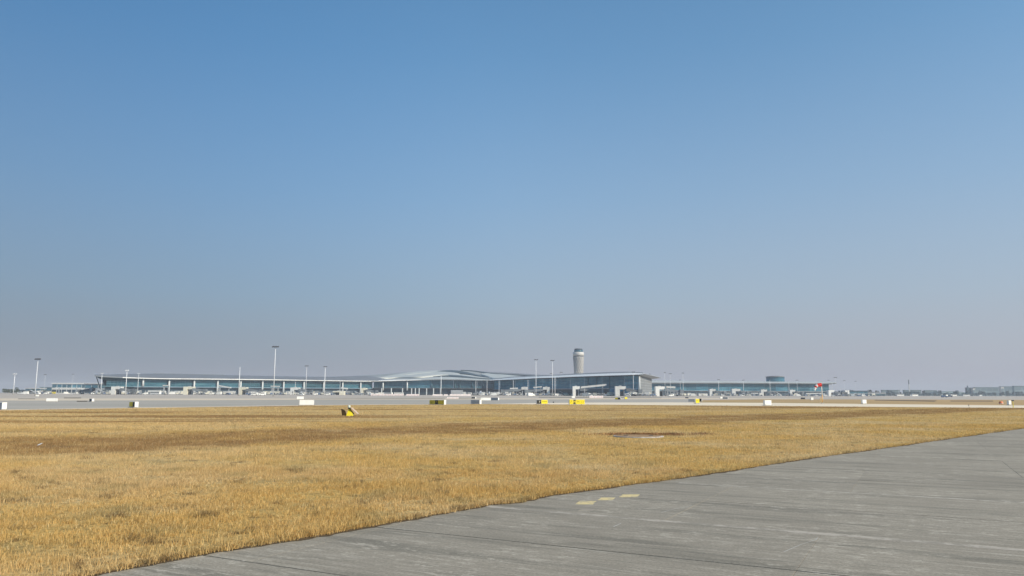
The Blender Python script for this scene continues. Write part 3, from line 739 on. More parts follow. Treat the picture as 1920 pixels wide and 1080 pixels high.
for x in (1103, 1119, 1143):
    p = G0(x, YR(x)); B(MB().box((p.x, p.y + 1.0, 12), (.7, .7, 17)), 'slim_column', TRANS)
cz = at(1199, 702.8, 748).z; p = G0(1199.3, 744)
B(MB().tube((p.x, p.y, 3), (p.x, p.y, cz - .6), 1.1, .9, 12), 'corner_column', COLM, smooth_=True)
# receding end wall with its pale grid
A0 = G0(1200.5, 750); A1 = G0(1222.5, 860); zt0, zt1 = at(1200.5, 706.6, 750).z, at(1222.5, 710.9, 860).z
m = MB(); o_ = Vector((-.4, .2, 0)); m.add([A0, A1, A1 + Vector((0, 0, zt1)), A0 + Vector((0, 0, zt0))] + [q + o_ for q in (A0, A1, A1 + Vector((0, 0, zt1)), A0 + Vector((0, 0, zt0)))], [(0, 1, 2, 3), (7, 6, 5, 4), (3, 2, 6, 7), (1, 5, 6, 2)])
B(m, 'end_wall', paint('end_cladding', (0.20, 0.215, 0.23), .6, var=.1))
m = MB()
for k in range(1, 7):
    z0, z1 = zt0 * k / 7, zt1 * k / 7; d = Vector((.25, -.1, 0)); m.add([A0 + d + Vector((0, 0, z0)), A1 + d + Vector((0, 0, z1)), A1 + d + Vector((0, 0, z1 + .35)), A0 + d + Vector((0, 0, z0 + .35))], [(0, 1, 2, 3)])
for k in range(1, 14):
    p = A0.lerp(A1, k / 14); m.box((p.x + .3, p.y, lerp(zt0, zt1, k / 14) / 2), (.25, .25, lerp(zt0, zt1, k / 14)))
B(m, 'end_grid', GREYP, kind='stuff')
# overhanging roof tip
T0 = at(1206, 700.4, YR(1206) - 5); T1 = at(1241, 708.6, 890); T2 = at(1219, 711.4, 862); T3 = at(1196, 705.2, 748)
m = MB(); m.add([T0, T1, T2, T3, T0 + Vector((0, 6, .9)), T1 + Vector((0, 3, .5)), T2 + Vector((-8, 4, .9)), T3 + Vector((-6, 8, .9))], [(3, 2, 1, 0), (4, 5, 6, 7), (0, 1, 5, 4), (2, 3, 7, 6), (1, 2, 6, 5)])
B(m, 'roof_overhang', GREYP)

# far pier to the right
YP = inv(1160, 1222, 1250, 1565)
fPt = [(1222, 717.0), (1290, 717.2), (1400, 717.5), (1500, 718), (1545, 718.2), (1569, 717.6)]
fPb = [(1222, 718.6), (1290, 718.8), (1400, 719.0), (1500, 719.4), (1545, 719.8), (1569, 718.5)]
rP = [(1222, 713.2), (1290, 713.8), (1330, 714.4), (1400, 715.0), (1470, 715.6), (1530, 715.6), (1550, 716.4), (1569, 717.3)]
tP, bP, B = wing(1230, 'long low glass pier beyond the right wing, with a flat pale roof', YP, frange(1222, 1569, 30), fPt, fPb, rP, None, None, ROOFL, SOFF, 10, 45, 9, name='terminal_pier')
bays(B, YP, [1222 + i * 21.3 for i in range(16)] + [1556], lambda x: smooth(fPb, x) + .5, 7, 7, mat=GLASSR, sub=3)
a, b = G0(1222, YP(1222)), G0(1552, YP(1552))
m = MB(); m.side((a.x, a.y + 1.2), (b.x, b.y + 1.2), 0, 6.9, .5); B(m, 'ground_floor_wall', GLASSD)
m = MB(); m.side((a.x, a.y - .5), (b.x, b.y - .5), 6.9, 7.5, 2.2); B(m, 'walkway_edge', GREYP)
# round drum behind the pier
p = G0(1455, 1480); zt = at(1455, 705.5, 1480).z; r = 17.0
d = empty('drum_building', (p.x, p.y, 0), 'round glass drum rising behind the roof of the far pier', 'building')
MB().lathe([(r, 0), (r, zt - 1.6)], 28).build('wall', GLASSR, d, smooth_=True)
MB().lathe([(r + 1, zt - 1.6), (r + 1, zt - .8), (r * .6, zt + .6), (r * .1, zt + .9)], 28).build('roof', ROOF, d, smooth_=True)

# control tower
p = G0(1085.3, 1380); q = lambda py: at(1085, py, 1380).z; u = 1380 / F
t = empty('control_tower', (p.x, p.y, 0), 'tall pale airport control tower rising behind the right wing', 'tower')
prof = [(9.2 * u, 0), (8.4 * u, q(725)), (7.9 * u, q(705)), (8.2 * u, q(692)), (8.9 * u, q(680)), (9.6 * u, q(672)), (9.9 * u, q(669))]
MB().lathe(prof, 28).build('shaft', TOWERC, t, smooth_=True)
MB().lathe([(9.4 * u, q(669)), (9.4 * u, q(667.4))], 28).build('gallery', SKYL, t)
MB().lathe([(10.2 * u, q(667.4)), (10.4 * u, q(664)), (10.3 * u, q(661.5)), (9.6 * u, q(660.4))], 28).build('control_deck', TOWERL, t, smooth_=True)
MB().lathe([(8.3 * u, q(660.4)), (8.1 * u, q(656.4))], 20).build('cab_glass', GLASSR, t, smooth_=True)
MB().lathe([(7.6 * u, q(656.4)), (7.8 * u, q(655)), (6.6 * u, q(653.7))], 20).build('cab_roof', DARKP, t)
m = MB()
def sr(z):
    return smooth([(b_, a_) for a_, b_ in prof], z) + .25
for sgn in (-1, 1):
    for k in range(18):
        a0 = k / 14 * 2 * math.pi; prev = None
        for j in range(19):
            z = lerp(2, q(669.4), j / 18); a_ = a0 + sgn * j * .16
            pt = Vector((math.cos(a_) * sr(z), math.sin(a_) * sr(z), z))
            if prev: m.tube(prev, pt, .42, .42, 4, False)
            prev = pt
m.build('diagonal_lattice', TOWERL, t, kind='stuff')
MB().box((-9.6 * u, 0, q(700) / 1.02), (.9, 1.2, 1)).build('lift_shaft_cap', COLM, t)

# low building far left with two white storeys
def lowblock(px0, px1, ytop, Y, label, wallm, roofm, storeys=2, name='building', roof_t=1.0, glassy=True, depth=30, split=6, win=None):
    a, b = G0(px0, Y), G0(px1, Y); zt = at((px0 + px1) / 2, ytop, Y).z
    c = (a + b) / 2; w_ = b.x - a.x; t = empty(name, c, label, 'building')
    MB().box((0, depth / 2, (zt - roof_t) / 2), (w_, depth, zt - roof_t)).build('wall', wallm, t)
    MB().box((0, depth / 2 - .8, zt - roof_t / 2), (w_ + 1.6, depth + 1.6, roof_t)).build('roof', roofm, t)
    if glassy:
        hs = (zt - roof_t) / storeys
        for s_ in range(storeys):
            for k in range(split):
                wx = w_ / split
                MB().box((-w_ / 2 + wx * (k + .5), -.08, hs * (s_ + .5)), (wx * .86, .3, hs * .62)).build('window', win or (GLASSR if s_ else GLASSD), t)
    return t, zt
lowblock(96.5, 180, 718.3, 1290, 'low two-storey glass building left of the terminal with thin white roof', OFFW, ROOFW, 2, 'annex_building', .9, split=9)
lowblock(158, 196, 719.0, 1150, 'small grey glass block tucked against the left tip of the terminal', GREYP, ROOF, 2, 'annex_building', .9, split=3)
HAZB = paint('distant_building', (0.20, 0.27, 0.30), .8, var=.2, scale=.02, objvar=.15)  # blue-grey fade of distance haze is mixed into these building colours
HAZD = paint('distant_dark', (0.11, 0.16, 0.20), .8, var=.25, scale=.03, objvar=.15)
HAZV = paint('distant_window', (0.14, 0.20, 0.24), .7, var=.2, scale=.02, objvar=.12)  # window tone kept near the walls, as if faded by haze
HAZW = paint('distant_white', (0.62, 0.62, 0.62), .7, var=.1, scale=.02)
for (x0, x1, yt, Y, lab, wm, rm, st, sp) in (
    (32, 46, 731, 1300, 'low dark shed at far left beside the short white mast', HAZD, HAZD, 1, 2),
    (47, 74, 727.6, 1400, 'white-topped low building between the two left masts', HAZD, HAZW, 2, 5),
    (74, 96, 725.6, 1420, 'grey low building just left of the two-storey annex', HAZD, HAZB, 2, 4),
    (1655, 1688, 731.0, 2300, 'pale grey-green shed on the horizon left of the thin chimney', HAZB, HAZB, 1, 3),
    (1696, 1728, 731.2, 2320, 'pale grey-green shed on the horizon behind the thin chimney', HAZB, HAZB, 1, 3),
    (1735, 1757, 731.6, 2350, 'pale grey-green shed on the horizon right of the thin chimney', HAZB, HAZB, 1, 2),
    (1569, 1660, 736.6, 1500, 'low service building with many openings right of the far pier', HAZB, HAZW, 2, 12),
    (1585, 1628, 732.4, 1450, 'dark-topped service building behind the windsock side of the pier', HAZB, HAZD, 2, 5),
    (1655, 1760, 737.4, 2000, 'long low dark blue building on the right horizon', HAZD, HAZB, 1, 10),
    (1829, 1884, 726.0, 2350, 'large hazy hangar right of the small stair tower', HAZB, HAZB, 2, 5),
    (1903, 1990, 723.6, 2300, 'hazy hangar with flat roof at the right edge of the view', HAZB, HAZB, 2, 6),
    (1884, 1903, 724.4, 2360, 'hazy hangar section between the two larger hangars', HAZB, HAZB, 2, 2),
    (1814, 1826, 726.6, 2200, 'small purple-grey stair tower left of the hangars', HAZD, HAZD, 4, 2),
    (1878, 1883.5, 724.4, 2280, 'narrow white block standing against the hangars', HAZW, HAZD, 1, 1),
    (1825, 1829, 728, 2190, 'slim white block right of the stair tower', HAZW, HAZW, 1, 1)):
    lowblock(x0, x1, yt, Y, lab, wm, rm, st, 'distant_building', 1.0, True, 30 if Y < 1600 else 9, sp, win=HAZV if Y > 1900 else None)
p = G0(1818.5, 2205); z0 = at(1818, 726.6, 2205).z
tt_ = empty('roof_tank', (p.x, p.y + 8, z0), 'small water tank on the roof of the hazy stair tower', 'tank')
MB().tube((0, 0, 0), (0, 0, 5), 1.8, 1.8, 8).build('drum', HAZD, tt_); MB().tube((0, 0, 5), (0, 0, 8), .3, .2, 5).build('pipe', HAZD, tt_)
# arched roof hall, and the tree belt along the horizon
p0, p1 = G0(1757, 2150), G0(1815, 2150); cx = (p0.x + p1.x) / 2; ww = p1.x - p0.x
t = empty('arched_hall', (cx, 2150, 0), 'low hall with a gently arched dark roof left of the stair tower', 'building')
prof = [(-ww / 2 + ww * i / 14, 7.5 + 5.4 * math.sin(math.pi * i / 14) ** .7) for i in range(15)]
m = MB(); m.grid([[(x, 0, z) for x, z in prof], [(x, 45, z) for x, z in prof]]); m.build('roof', HAZD, t, smooth_=True)
m = MB(); m.add([(x, .2, z) for x, z in prof] + [(x, .2, 0) for x, z in reversed(prof)], [tuple(range(29, -1, -1))]); m.build('wall', HAZB, t)
for k in range(6): MB().box((-ww * .35 + ww * .11 * k, 0, 3.5), (4, .5, 4)).build('door', HAZW if k in (0, 1, 2) else HAZD, t)

# trees and low scrub seen against the horizon: trunks and leafy crowns
LEAF = paint('dusty_foliage', (0.085, 0.10, 0.07), .9, var=.4, scale=.3, spec=.1, objvar=.2)
BARK = paint('bark', (0.10, 0.08, 0.06), .9)
LEAFH = paint('hazy_foliage', (0.10, 0.135, 0.155), .9, var=.3, scale=.2, spec=.1, objvar=.2)  # far-tree copy of the foliage with distance haze in its colour
def tree_proto(seed, h_, w_, leafm=LEAF):
    r = random.Random(seed); t = empty('tree', (0, 0, -500), 'x', 'tree')
    MB().tube((0, 0, 0), (.1, 0, h_ * .6), .22, .10, 6).build('trunk', BARK, t)
    m = MB()
    for i in range(150):
        a = r.uniform(0, 6.28); k = r.random() ** .5; zz = r.uniform(.25, 1); rad = w_ * .5 * k * (1 - abs(zz - .55) ** 2 * 1.6)
        c = Vector((math.cos(a) * rad, math.sin(a) * rad, h_ * zz)); s_ = r.uniform(.35, .8)
        v1 = Vector((r.uniform(-1, 1), r.uniform(-1, 1), r.uniform(-1, 1))).normalized() * s_; v2 = v1.orthogonal().normalized() * s_
        m.add([c + v1, c + v2, c - v1, c - v2], [(0, 1, 2, 3)])
    m.build('crown', leafm, t); return t
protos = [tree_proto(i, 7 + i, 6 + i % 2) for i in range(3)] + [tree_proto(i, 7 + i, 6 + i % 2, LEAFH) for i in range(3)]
rt = random.Random(11); ti = 0; placed = []
belts = [(6, 34, 1200, 8), (28, 62, 1350, 8), (62, 98, 1380, 8), (1570, 1650, 1600, 12), (1660, 1820, 1800, 24), (1820, 1960, 2000, 22)]
for bi, (x0, x1, Y, n) in enumerate(belts):
    where = ['at far left', 'by the low sheds', 'left of the annex', 'by the service building', 'on right horizon', 'before the hazy hangars'][bi]
    for i in range(n):
        px = lerp(x0, x1, (i + rt.uniform(.1, .9)) / n); YY = Y + rt.uniform(-60, 60); loc = G0(px, YY)
        o = dup(protos[rt.randrange(3) + (3 if bi > 3 else 0)], (loc.x, loc.y, 0), rt.uniform(0, 6.28), 'small dull tree, ' + ORD[i] + ' from left in the row ' + where, rt.uniform(.55, 1.0) * (1.0 if bi < 3 else 1.5))
        o['group'] = 'trees ' + where
for p in protos:
    for c in list(p.children): bpy.data.objects.remove(c)
    bpy.data.objects.remove(p)
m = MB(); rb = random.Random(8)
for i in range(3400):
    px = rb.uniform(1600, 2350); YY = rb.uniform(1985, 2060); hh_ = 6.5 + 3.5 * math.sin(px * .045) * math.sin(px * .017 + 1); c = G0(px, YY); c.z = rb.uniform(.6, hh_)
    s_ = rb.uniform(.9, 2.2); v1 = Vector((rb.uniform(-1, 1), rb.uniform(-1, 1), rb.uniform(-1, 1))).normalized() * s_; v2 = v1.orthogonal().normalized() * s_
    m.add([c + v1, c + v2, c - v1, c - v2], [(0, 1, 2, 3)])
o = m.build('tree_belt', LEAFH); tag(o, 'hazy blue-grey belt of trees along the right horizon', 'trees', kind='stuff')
# chimney and short posts on the right horizon
p = G0(1705.6, 2250); zt = at(1705.6, 712, 2250).z
t = empty('chimney', (p.x, p.y, 0), 'thin tall chimney with a dark upper part on the right horizon', 'chimney')
MB().tube((0, 0, 0), (0, 0, zt * .72), 1.3, 1.1, 10).build('lower_stack', HAZW, t); MB().tube((0, 0, zt * .72), (0, 0, zt), 1.3, 1.2, 10).build('upper_stack', DARKP, t)

# ------------------------------------------------------------------ light masts
def mast(px, ytop, Y, label, head='dark', hw=4.0, rb=.42, mat=None, lean=0):
    rb *= .78; b = G0(px, Y); zt = at(px, ytop, Y).z; mat = mat or STEELW; u = Y / F
    t = empty('light_mast', b, label, 'light mast', group='light masts around the apron')
    MB().tube((0, 0, 0), (lean, 0, zt), rb, rb * .55, 8).build('pole', mat, t, smooth_=True)
    MB().box((0, 0, .3), (rb * 3.4, rb * 3.4, .6)).build('base_block', FOOT, t)
    if head == 'none': return t
    wd = hw * u; lm = LAMPD if head == 'dark' else STEELW
    MB().box((lean, 0, zt - .1), (wd * 1.9, .35, .3)).build('crossbar', mat if head != 'dark' else LAMPD, t)
    me = None
    n = 6 if hw > 5 else 4
    for k in range(n):
        x = lean - wd * .86 + 2 * wd * .86 * k / (n - 1)
        if me is None:
            m = MB(); m.box((0, -.3, .10), (wd * 1.7 / n, .8, .62)); o = m.build('floodlight', lm, t); me = o.data
        else:
            o = bpy.data.objects.new('floodlight', me); C.objects.link(o); o.parent = t
        o.location = (x, 0, zt + (.10 if k % 2 else -.12)); 
    return t
for a in (
    (24.6, 701.5, 640, 'short white mast at the far left edge with a pale lamp bar', 'pale', 3.4, .40, 3),
    (65.5, 673.5, 430, 'tall pale mast with dark floodlights left of the terminal', 'dark', 5.2, .30, 1),
    (82, 702.5, 1150, 'thin distant mast with a small dark head right of the tall left mast', 'dark', 2.4, .22, 0),
    (134.3, 701.7, 1200, 'thin distant mast rising behind the two-storey annex', 'dark', 1.5, .20, 0),
    (188.6, 700.2, 840, 'pale mast standing in front of the left tip of the terminal', 'pale', 2.2, .50, 0),
    (235, 694.8, 560, 'white mast with a small lamp bar above the terminal left end', 'pale', 3.0, .40, 1),
    (257.5, 700.8, 830, 'faint pale mast just right of the white one at the left end', 'pale', 2.0, .42, 0),
    (447.3, 688.3, 560, 'bare white pole without lamps in front of the left wing', 'none', 2, .40, .5),
    (512.6, 650.4, 430, 'tallest mast, with a wide dark floodlight head over the left wing', 'dark', 6.2, .32, .4),
    (573, 686.2, 800, 'thin mast with a flat dark head, left one of the pair', 'dark', 3.4, .38, 0),
    (608, 687.6, 780, 'thick pale mast with a flat dark head, right one of the pair', 'dark', 3.4, .60, 0),
    (826.6, 703.6, 820, 'thick white mast before the middle of the central hall', 'pale', 2.6, .62, 0),
    (1005, 674.6, 700, 'tall mast with dark head, left of the two before the right wing', 'dark', 3.6, .42, 0),
    (1036, 676, 700, 'tall mast with dark head, right of the two before the right wing', 'dark', 3.6, .40, 0),
    (1033, 700.5, 1000, 'small distant mast with dark head just behind the tall right one', 'dark', 1.8, .50, 0),
    (1040.6, 703.6, 800, 'bare white pole just right of the two tall masts', 'none', 2, .52, 0),
    (1052.4, 698.2, 960, 'thin distant mast with flat head left of the control tower', 'dark', 2.4, .40, 0),
    (1188, 697.8, 720, 'thin mast with small head before the right wing corner', 'dark', 2.6, .34, 0),
    (1219.5, 701.6, 1100, 'small mast whose dark head shows over the roof overhang', 'dark', 2.0, .30, 0),
    (1247.3, 698.8, 1080, 'mast with a compact dark head beside the roof tip', 'dark', 1.8, .35, 0),
    (1257.4, 700.8, 1080, 'mast with a flat dark head just right of the roof tip', 'dark', 2.6, .38, 0),
    (1276, 712.5, 1140, 'short faint mast over the left part of the far pier', 'dark', 1.8, .3, 0),
    (1281.5, 699.6, 1060, 'tallest mast at the left part of the far pier', 'dark', 2.0, .42, 0),
    (1348, 711.9, 1100, 'pale mast with flat head before the far pier', 'dark', 2.2, .46, 0),
    (1394.6, 712.8, 1100, 'pale mast before the far pier left of the drum', 'dark', 2.0, .46, 0),
    (1444.6, 712.5, 1080, 'bare pale pole in front of the round drum', 'none', 2.0, .46, 0),
    (1495.5, 713.0, 1180, 'mast with small head right of the round drum', 'dark', 2.2, .34, 0),
    (1555, 713, 1350, 'faint mast with small head over the end of the far pier', 'dark', 2.0, .22, 0),
    (1568, 708, 1150, 'mast with wide flat head right of the windsock', 'dark', 3.0, .28, 0),
    (1584.4, 713.8, 1350, 'thin mast right of the end of the far pier', 'dark', 1.8, .22, 0),
    (1605.6, 715, 1350, 'last thin mast on the right with small head', 'dark', 1.8, .22, 0)):
    mast(*a[:7])
for i, (px, yt, Y) in enumerate(((553, 716, 980), (637, 714, 1000), (892, 713.5, 960), (913, 713, 960), (935.6, 713, 940), (962.3, 713, 920), (989.8, 712, 900), (1686, 728.6, 1500), (1691, 726.8, 1500), (1680, 739, 1300), (1480, 715, 1100), (1561.5, 716.5, 1150), (1576, 727, 1200))):
    where = ['before the left wing, left of the two flat-headed masts', 'before the left wing, right of the two flat-headed masts', 'before the right half of the central hall', 'below the bright roof leaf of the hall', 'at the left start of the right wing', 'before the left part of the right wing', 'just left of the two tall masts', 'left of a taller twin on the right horizon', 'right of a shorter twin on the right horizon', 'short, beside the long low blue building', 'before the pier right of the drum', 'at the right end of the far pier', 'among the service buildings past the pier'][i]
    b = G0(px, Y); zt = at(px, yt, Y).z
    t = empty('pole', b, 'thin pale pole ' + where, 'pole', group='thin bare poles on the apron')
    MB().tube((0, 0, 0), (0, 0, zt), .32, .22, 6).build('shaft', STEELW, t); MB().box((0, 0, .4), (1.2, 1.2, .8)).build('footing', FOOT, t)

# ------------------------------------------------------------------ jet bridges
def jet_bridge(px0, px1, ytop, Y, label, body, side=1, reach=26, tun=TUNG):
    a, b = G0(px0, Y), G0(px1, Y); c = (a + b) / 2; w_ = b.x - a.x; zt = at((px0 + px1) / 2, ytop, Y).z
    t = empty('jet_bridge', c, label, 'jet bridge', group='jet bridges along the terminal')
    m = MB(); m.box((-w_ * .29 * side, 3.5, zt / 2), (w_ * .42, 7, zt)); m.build('lift_tower', body, t)
    MB().box((w_ * .21 * side, 3.5, zt - zt * .16), (w_ * .56, 6.6, zt * .31)).build('rotunda', body, t)
    MB().tube((w_ * .33 * side, 2.2, 0), (w_ * .33 * side, 2.2, zt * .69), .55, .55, 8).build('support_column', GREYP, t)
    MB().box((w_ * .18 * side, 4.2, 2.2), (w_ * .26, 3, 4.2)).build('service_door', DARKP, t)
    MB().box((0, 3.4, zt + .35), (w_ * .25, 2.2, .7)).build('roof_unit', GREYP, t)
    # sloping tunnel, cab and wheel bogie
    x0 = w_ * .5 * side; x1 = x0 + reach * side; reach *= .8; x1 = x0 + reach * side; z0, z1 = zt * .66, zt * .50
    m = MB(); 
    for (xa, xb, s_) in ((x0, lerp(x0, x1, .52), 1.3), (lerp(x0, x1, .52), x1, 1.1)):
        za = lerp(z0, z1, (xa - x0) / (x1 - x0)); zb = lerp(z0, z1, (xb - x0) / (x1 - x0))
        m.add([(xa, -s_, za - s_), (xb, -s_, zb - s_), (xb, s_, zb - s_), (xa, s_, za - s_), (xa, -s_, za + s_), (xb, -s_, zb + s_), (xb, s_, zb + s_), (xa, s_, za + s_)],
              [(0, 1, 5, 4), (1, 2, 6, 5), (2, 3, 7, 6), (3, 0, 4, 7), (4, 5, 6, 7), (3, 2, 1, 0)])
    m.build('tunnel', tun, t)
    MB().box((x1 + 1.5 * side, -.4, z1 - .1), (3.6, 4.2, 3.6)).build('cab', TUNG, t)
    MB().box((x1 - 3 * side, 0, z1 / 2 - .6), (.5, 2.6, z1 - 1.4)).build('lift_leg', STEEL, t)
    for s_ in (-1, 1): MB().tube((x1 - 3 * side, s_ * 1.6, .7), (x1 - 3 * side, s_ * 2.2, .7), .7, .7, 10).build('wheel', TYRE, t)
    return t
for a in (
    (207.5, 225.5, 724.8, 780, 'grey boxy jet bridge beside the terminal left end', OFFW, 1, 16),
    (343, 361, 725, 790, 'cream jet bridge tower under the left wing', CREAM, 1, 14),
    (446.5, 461.5, 726, 830, 'cream jet bridge tower just right of the bare white pole', CREAM, 1, 18),
    (544, 560, 726.5, 880, 'white jet bridge tower left of the pair of flat-headed masts', OFFW, 1, 16),
    (623.5, 645, 733.2, 860, 'wide low cream jet bridge block behind the pair of masts', CREAM, -1, 20),
    (676.5, 687, 727.5, 960, 'slim cream jet bridge at the joint of left wing and hall', CREAM, 1, 14),
    (977.5, 990, 725.5, 900, 'white arch-shaped jet bridge left of the two tall masts', OFFW, -1, 26),
    (1018, 1031, 725.5, 880, 'grey-white jet bridge between the two tall masts', OFFW, -1, 22),
    (1074, 1087.5, 724.2, 800, 'white arched jet bridge with the long sloping tunnel', WHITE, 1, 28),
    (1154, 1174, 724.2, 700, 'broad white jet bridge near the right wing corner', OFFW, 1, 14),
    (1229.5, 1247, 724.5, 740, 'bright white jet bridge right of the roof overhang', WHITE, 1, 18),
    (1331, 1342.5, 729.5, 1050, 'grey jet bridge on the far pier beside the flat-headed mast', OFFW, 1, 13),
    (1373, 1389, 729.2, 1060, 'grey jet bridge on the far pier left of the drum', OFFW, 1, 10),
    (1427.5, 1439, 730.5, 1080, 'grey jet bridge on the far pier below the drum left side', OFFW, 1, 10),
    (1481.5, 1492, 731, 1090, 'pale jet bridge on the far pier right of the drum', OFFW, 1, 10),
    (1554, 1565.5, 731.5, 1100, 'white arched jet bridge at the right end of the pier', WHITE, 1, 12),
    (1585, 1593, 731.8, 1150, 'white jet bridge among the service buildings on the right', WHITE, -1, 12),
    (165.5, 172, 727, 900, 'grey-green jet bridge in front of the small left block', GREYP, -1, 12)):
    jet_bridge(*a)
# fixed link tunnels between terminal and towers
for i, (x0, y0, x1, y1, Y, th, lab) in enumerate((
    (1089, 726.4, 1137, 721.6, 775, 1.9, 'long white elevated walkway sloping up to the right wing'),
    (409, 723.0, 433, 727.0, 850, 1.2, 'pale sloping walkway under the left wing beside a column'),
    (306, 722.8, 318, 722.8, 850, 1.0, 'short pale walkway left of the second column of the left wing'),
    (278, 733.5, 301, 733.5, 830, 1.8, 'white level walkway near the ground under the left wing'),
    (316, 735.5, 336, 735.0, 830, 1.6, 'white level walkway left of the cream tower'),
    (418, 735.2, 441, 735.0, 830, 1.4, 'pale level walkway left of the bare white pole'),
    (508, 724.0, 524, 724.6, 900, 1.0, 'thin pale walkway crossing behind the tallest mast'),
    (640, 727.4, 652, 728.8, 980, 1.8, 'short white walkway between the cream blocks'),
    (956, 728.6, 971, 728.0, 900, 1.5, 'short white walkway at the left part of the right wing'),
    (1000, 726.5, 1016, 725.2, 900, 1.4, 'pale walkway passing behind the left tall mast'),
    (1249, 725.6, 1266, 726.4, 860, 2.0, 'grey walkway leading right from the bright white tower'),
    (1358, 737.2, 1372, 737.2, 1080, 1.2, 'thin pale walkway between two bridges on the far pier'),
    (1408, 737.4, 1424, 737.4, 1080, 1.2, 'thin pale walkway below the left side of the drum'),
    (1511, 737.8, 1540, 737.6, 1100, 1.4, 'thin pale walkway near the windsock pole'),
    (104, 727.3, 150, 727.6, 1240, 1.2, 'thin white walkway across the two-storey annex'))):
    a, b = at(x0, y0, Y), at(x1, y1, Y); t = empty('walkway', (a.x, a.y, 0), lab, 'walkway', group='elevated walkways beside the terminal')
    m = MB(); s_ = th / 2; L_ = b - a
    m.add([(0, -1.3, a.z - s_), (L_.x, -1.3, b.z - s_), (L_.x, 1.3, b.z - s_), (0, 1.3, a.z - s_), (0, -1.3, a.z + s_), (L_.x, -1.3, b.z + s_), (L_.x, 1.3, b.z + s_), (0, 1.3, a.z + s_)],
          [(0, 1, 5, 4), (1, 2, 6, 5), (2, 3, 7, 6), (3, 0, 4, 7), (4, 5, 6, 7), (3, 2, 1, 0)])
    m.build('deck', OFFW, t)
    for k in (.15, .85): MB().box((L_.x * k, 0, lerp(a.z, b.z, k) / 2 - s_ / 2), (.8, 1.2, lerp(a.z, b.z, k) - s_)).build('leg', GREYP, t)

# ------------------------------------------------------------------ ground vehicles
def van_proto(kind, body, length=5.2, height=2.2):
    t = empty('parked_van', (0, 0, -500), 'x', 'van')
    L_ = length; m = MB()
    if kind == 'van':
        m.prism([(-L_ / 2, -.95), (L_ / 2, -.95), (L_ / 2, .95), (-L_ / 2, .95)], .35, height * .55)
        m.add([(-L_ / 2, -.92, height * .55), (L_ / 2 - .9, -.92, height * .55), (L_ / 2 - .9, .92, height * .55), (-L_ / 2, .92, height * .55),
               (-L_ / 2 + .1, -.85, height), (L_ / 2 - 1.7, -.85, height), (L_ / 2 - 1.7, .85, height), (-L_ / 2 + .1, .85, height)],
              [(4, 5, 6, 7), (0, 1, 5, 4), (1, 2, 6, 5), (2, 3, 7, 6), (3, 0, 4, 7)])
    elif kind == 'bus':
        m.box((0, 0, .4 + (height - .4) / 2), (L_, 2.6, height - .4))
    else:
        m.box((-.9, 0, 1.5), (L_ - 2.4, 2.3, 2.4)); m.box((L_ / 2 - 1.1, 0, 1.1), (2.0, 2.1, 1.5))
    m.build('body', body, t)
    wz = height * .74 if kind != 'truck' else 1.5
    if kind == 'truck': MB().box((L_ / 2 - .5, 0, 1.5), (.9, 2.14, .5)).build('window', DARKP, t)
    else: MB().box((.0 if kind == 'bus' else -.1, 0, wz), (L_ * (.92 if kind == 'bus' else .60), 2.64 if kind == 'bus' else 1.86, height * .24)).build('window', DARKP, t)
    me = None
    for x in (-L_ * .32, L_ * .32):
        for y in (-.9, .9):
            if me is None: o = MB().tube((0, -.12, 0), (0, .12, 0), .36, .36, 10).build('wheel', TYRE, t); me = o.data
            else: o = bpy.data.objects.new('wheel', me); C.objects.link(o); o.parent = t
            o.location = (x, y * (1.25 if kind == 'bus' else 1), .36)
    return t
SILV = paint('silver_car_paint', (0.50, 0.51, 0.52), .35, .3, var=.05)
VB = paint('blue_paint', (0.10, 0.16, 0.28), .4, var=.1)
P_ = {'van': van_proto('van', WHITE), 'silver': van_proto('van', SILV, 4.6, 1.7), 'bus': van_proto('bus', WHITE, 12, 3.1), 'truck': van_proto('truck', WHITE, 6.5, 2.7),
      'yellow': van_proto('truck', YELD, 6.5, 2.9), 'dark': van_proto('van', VB, 4.7, 1.6), 'grey': van_proto('truck', GREYP, 7.5, 2.8)}
names = {'van': 'van', 'silver': 'car', 'bus': 'bus', 'truck': 'truck', 'yellow': 'truck', 'dark': 'car', 'grey': 'truck'}
words = {'van': 'white van', 'silver': 'silver car', 'bus': 'white apron bus', 'truck': 'white box truck', 'yellow': 'yellow service truck', 'dark': 'dark blue car', 'grey': 'grey service truck'}
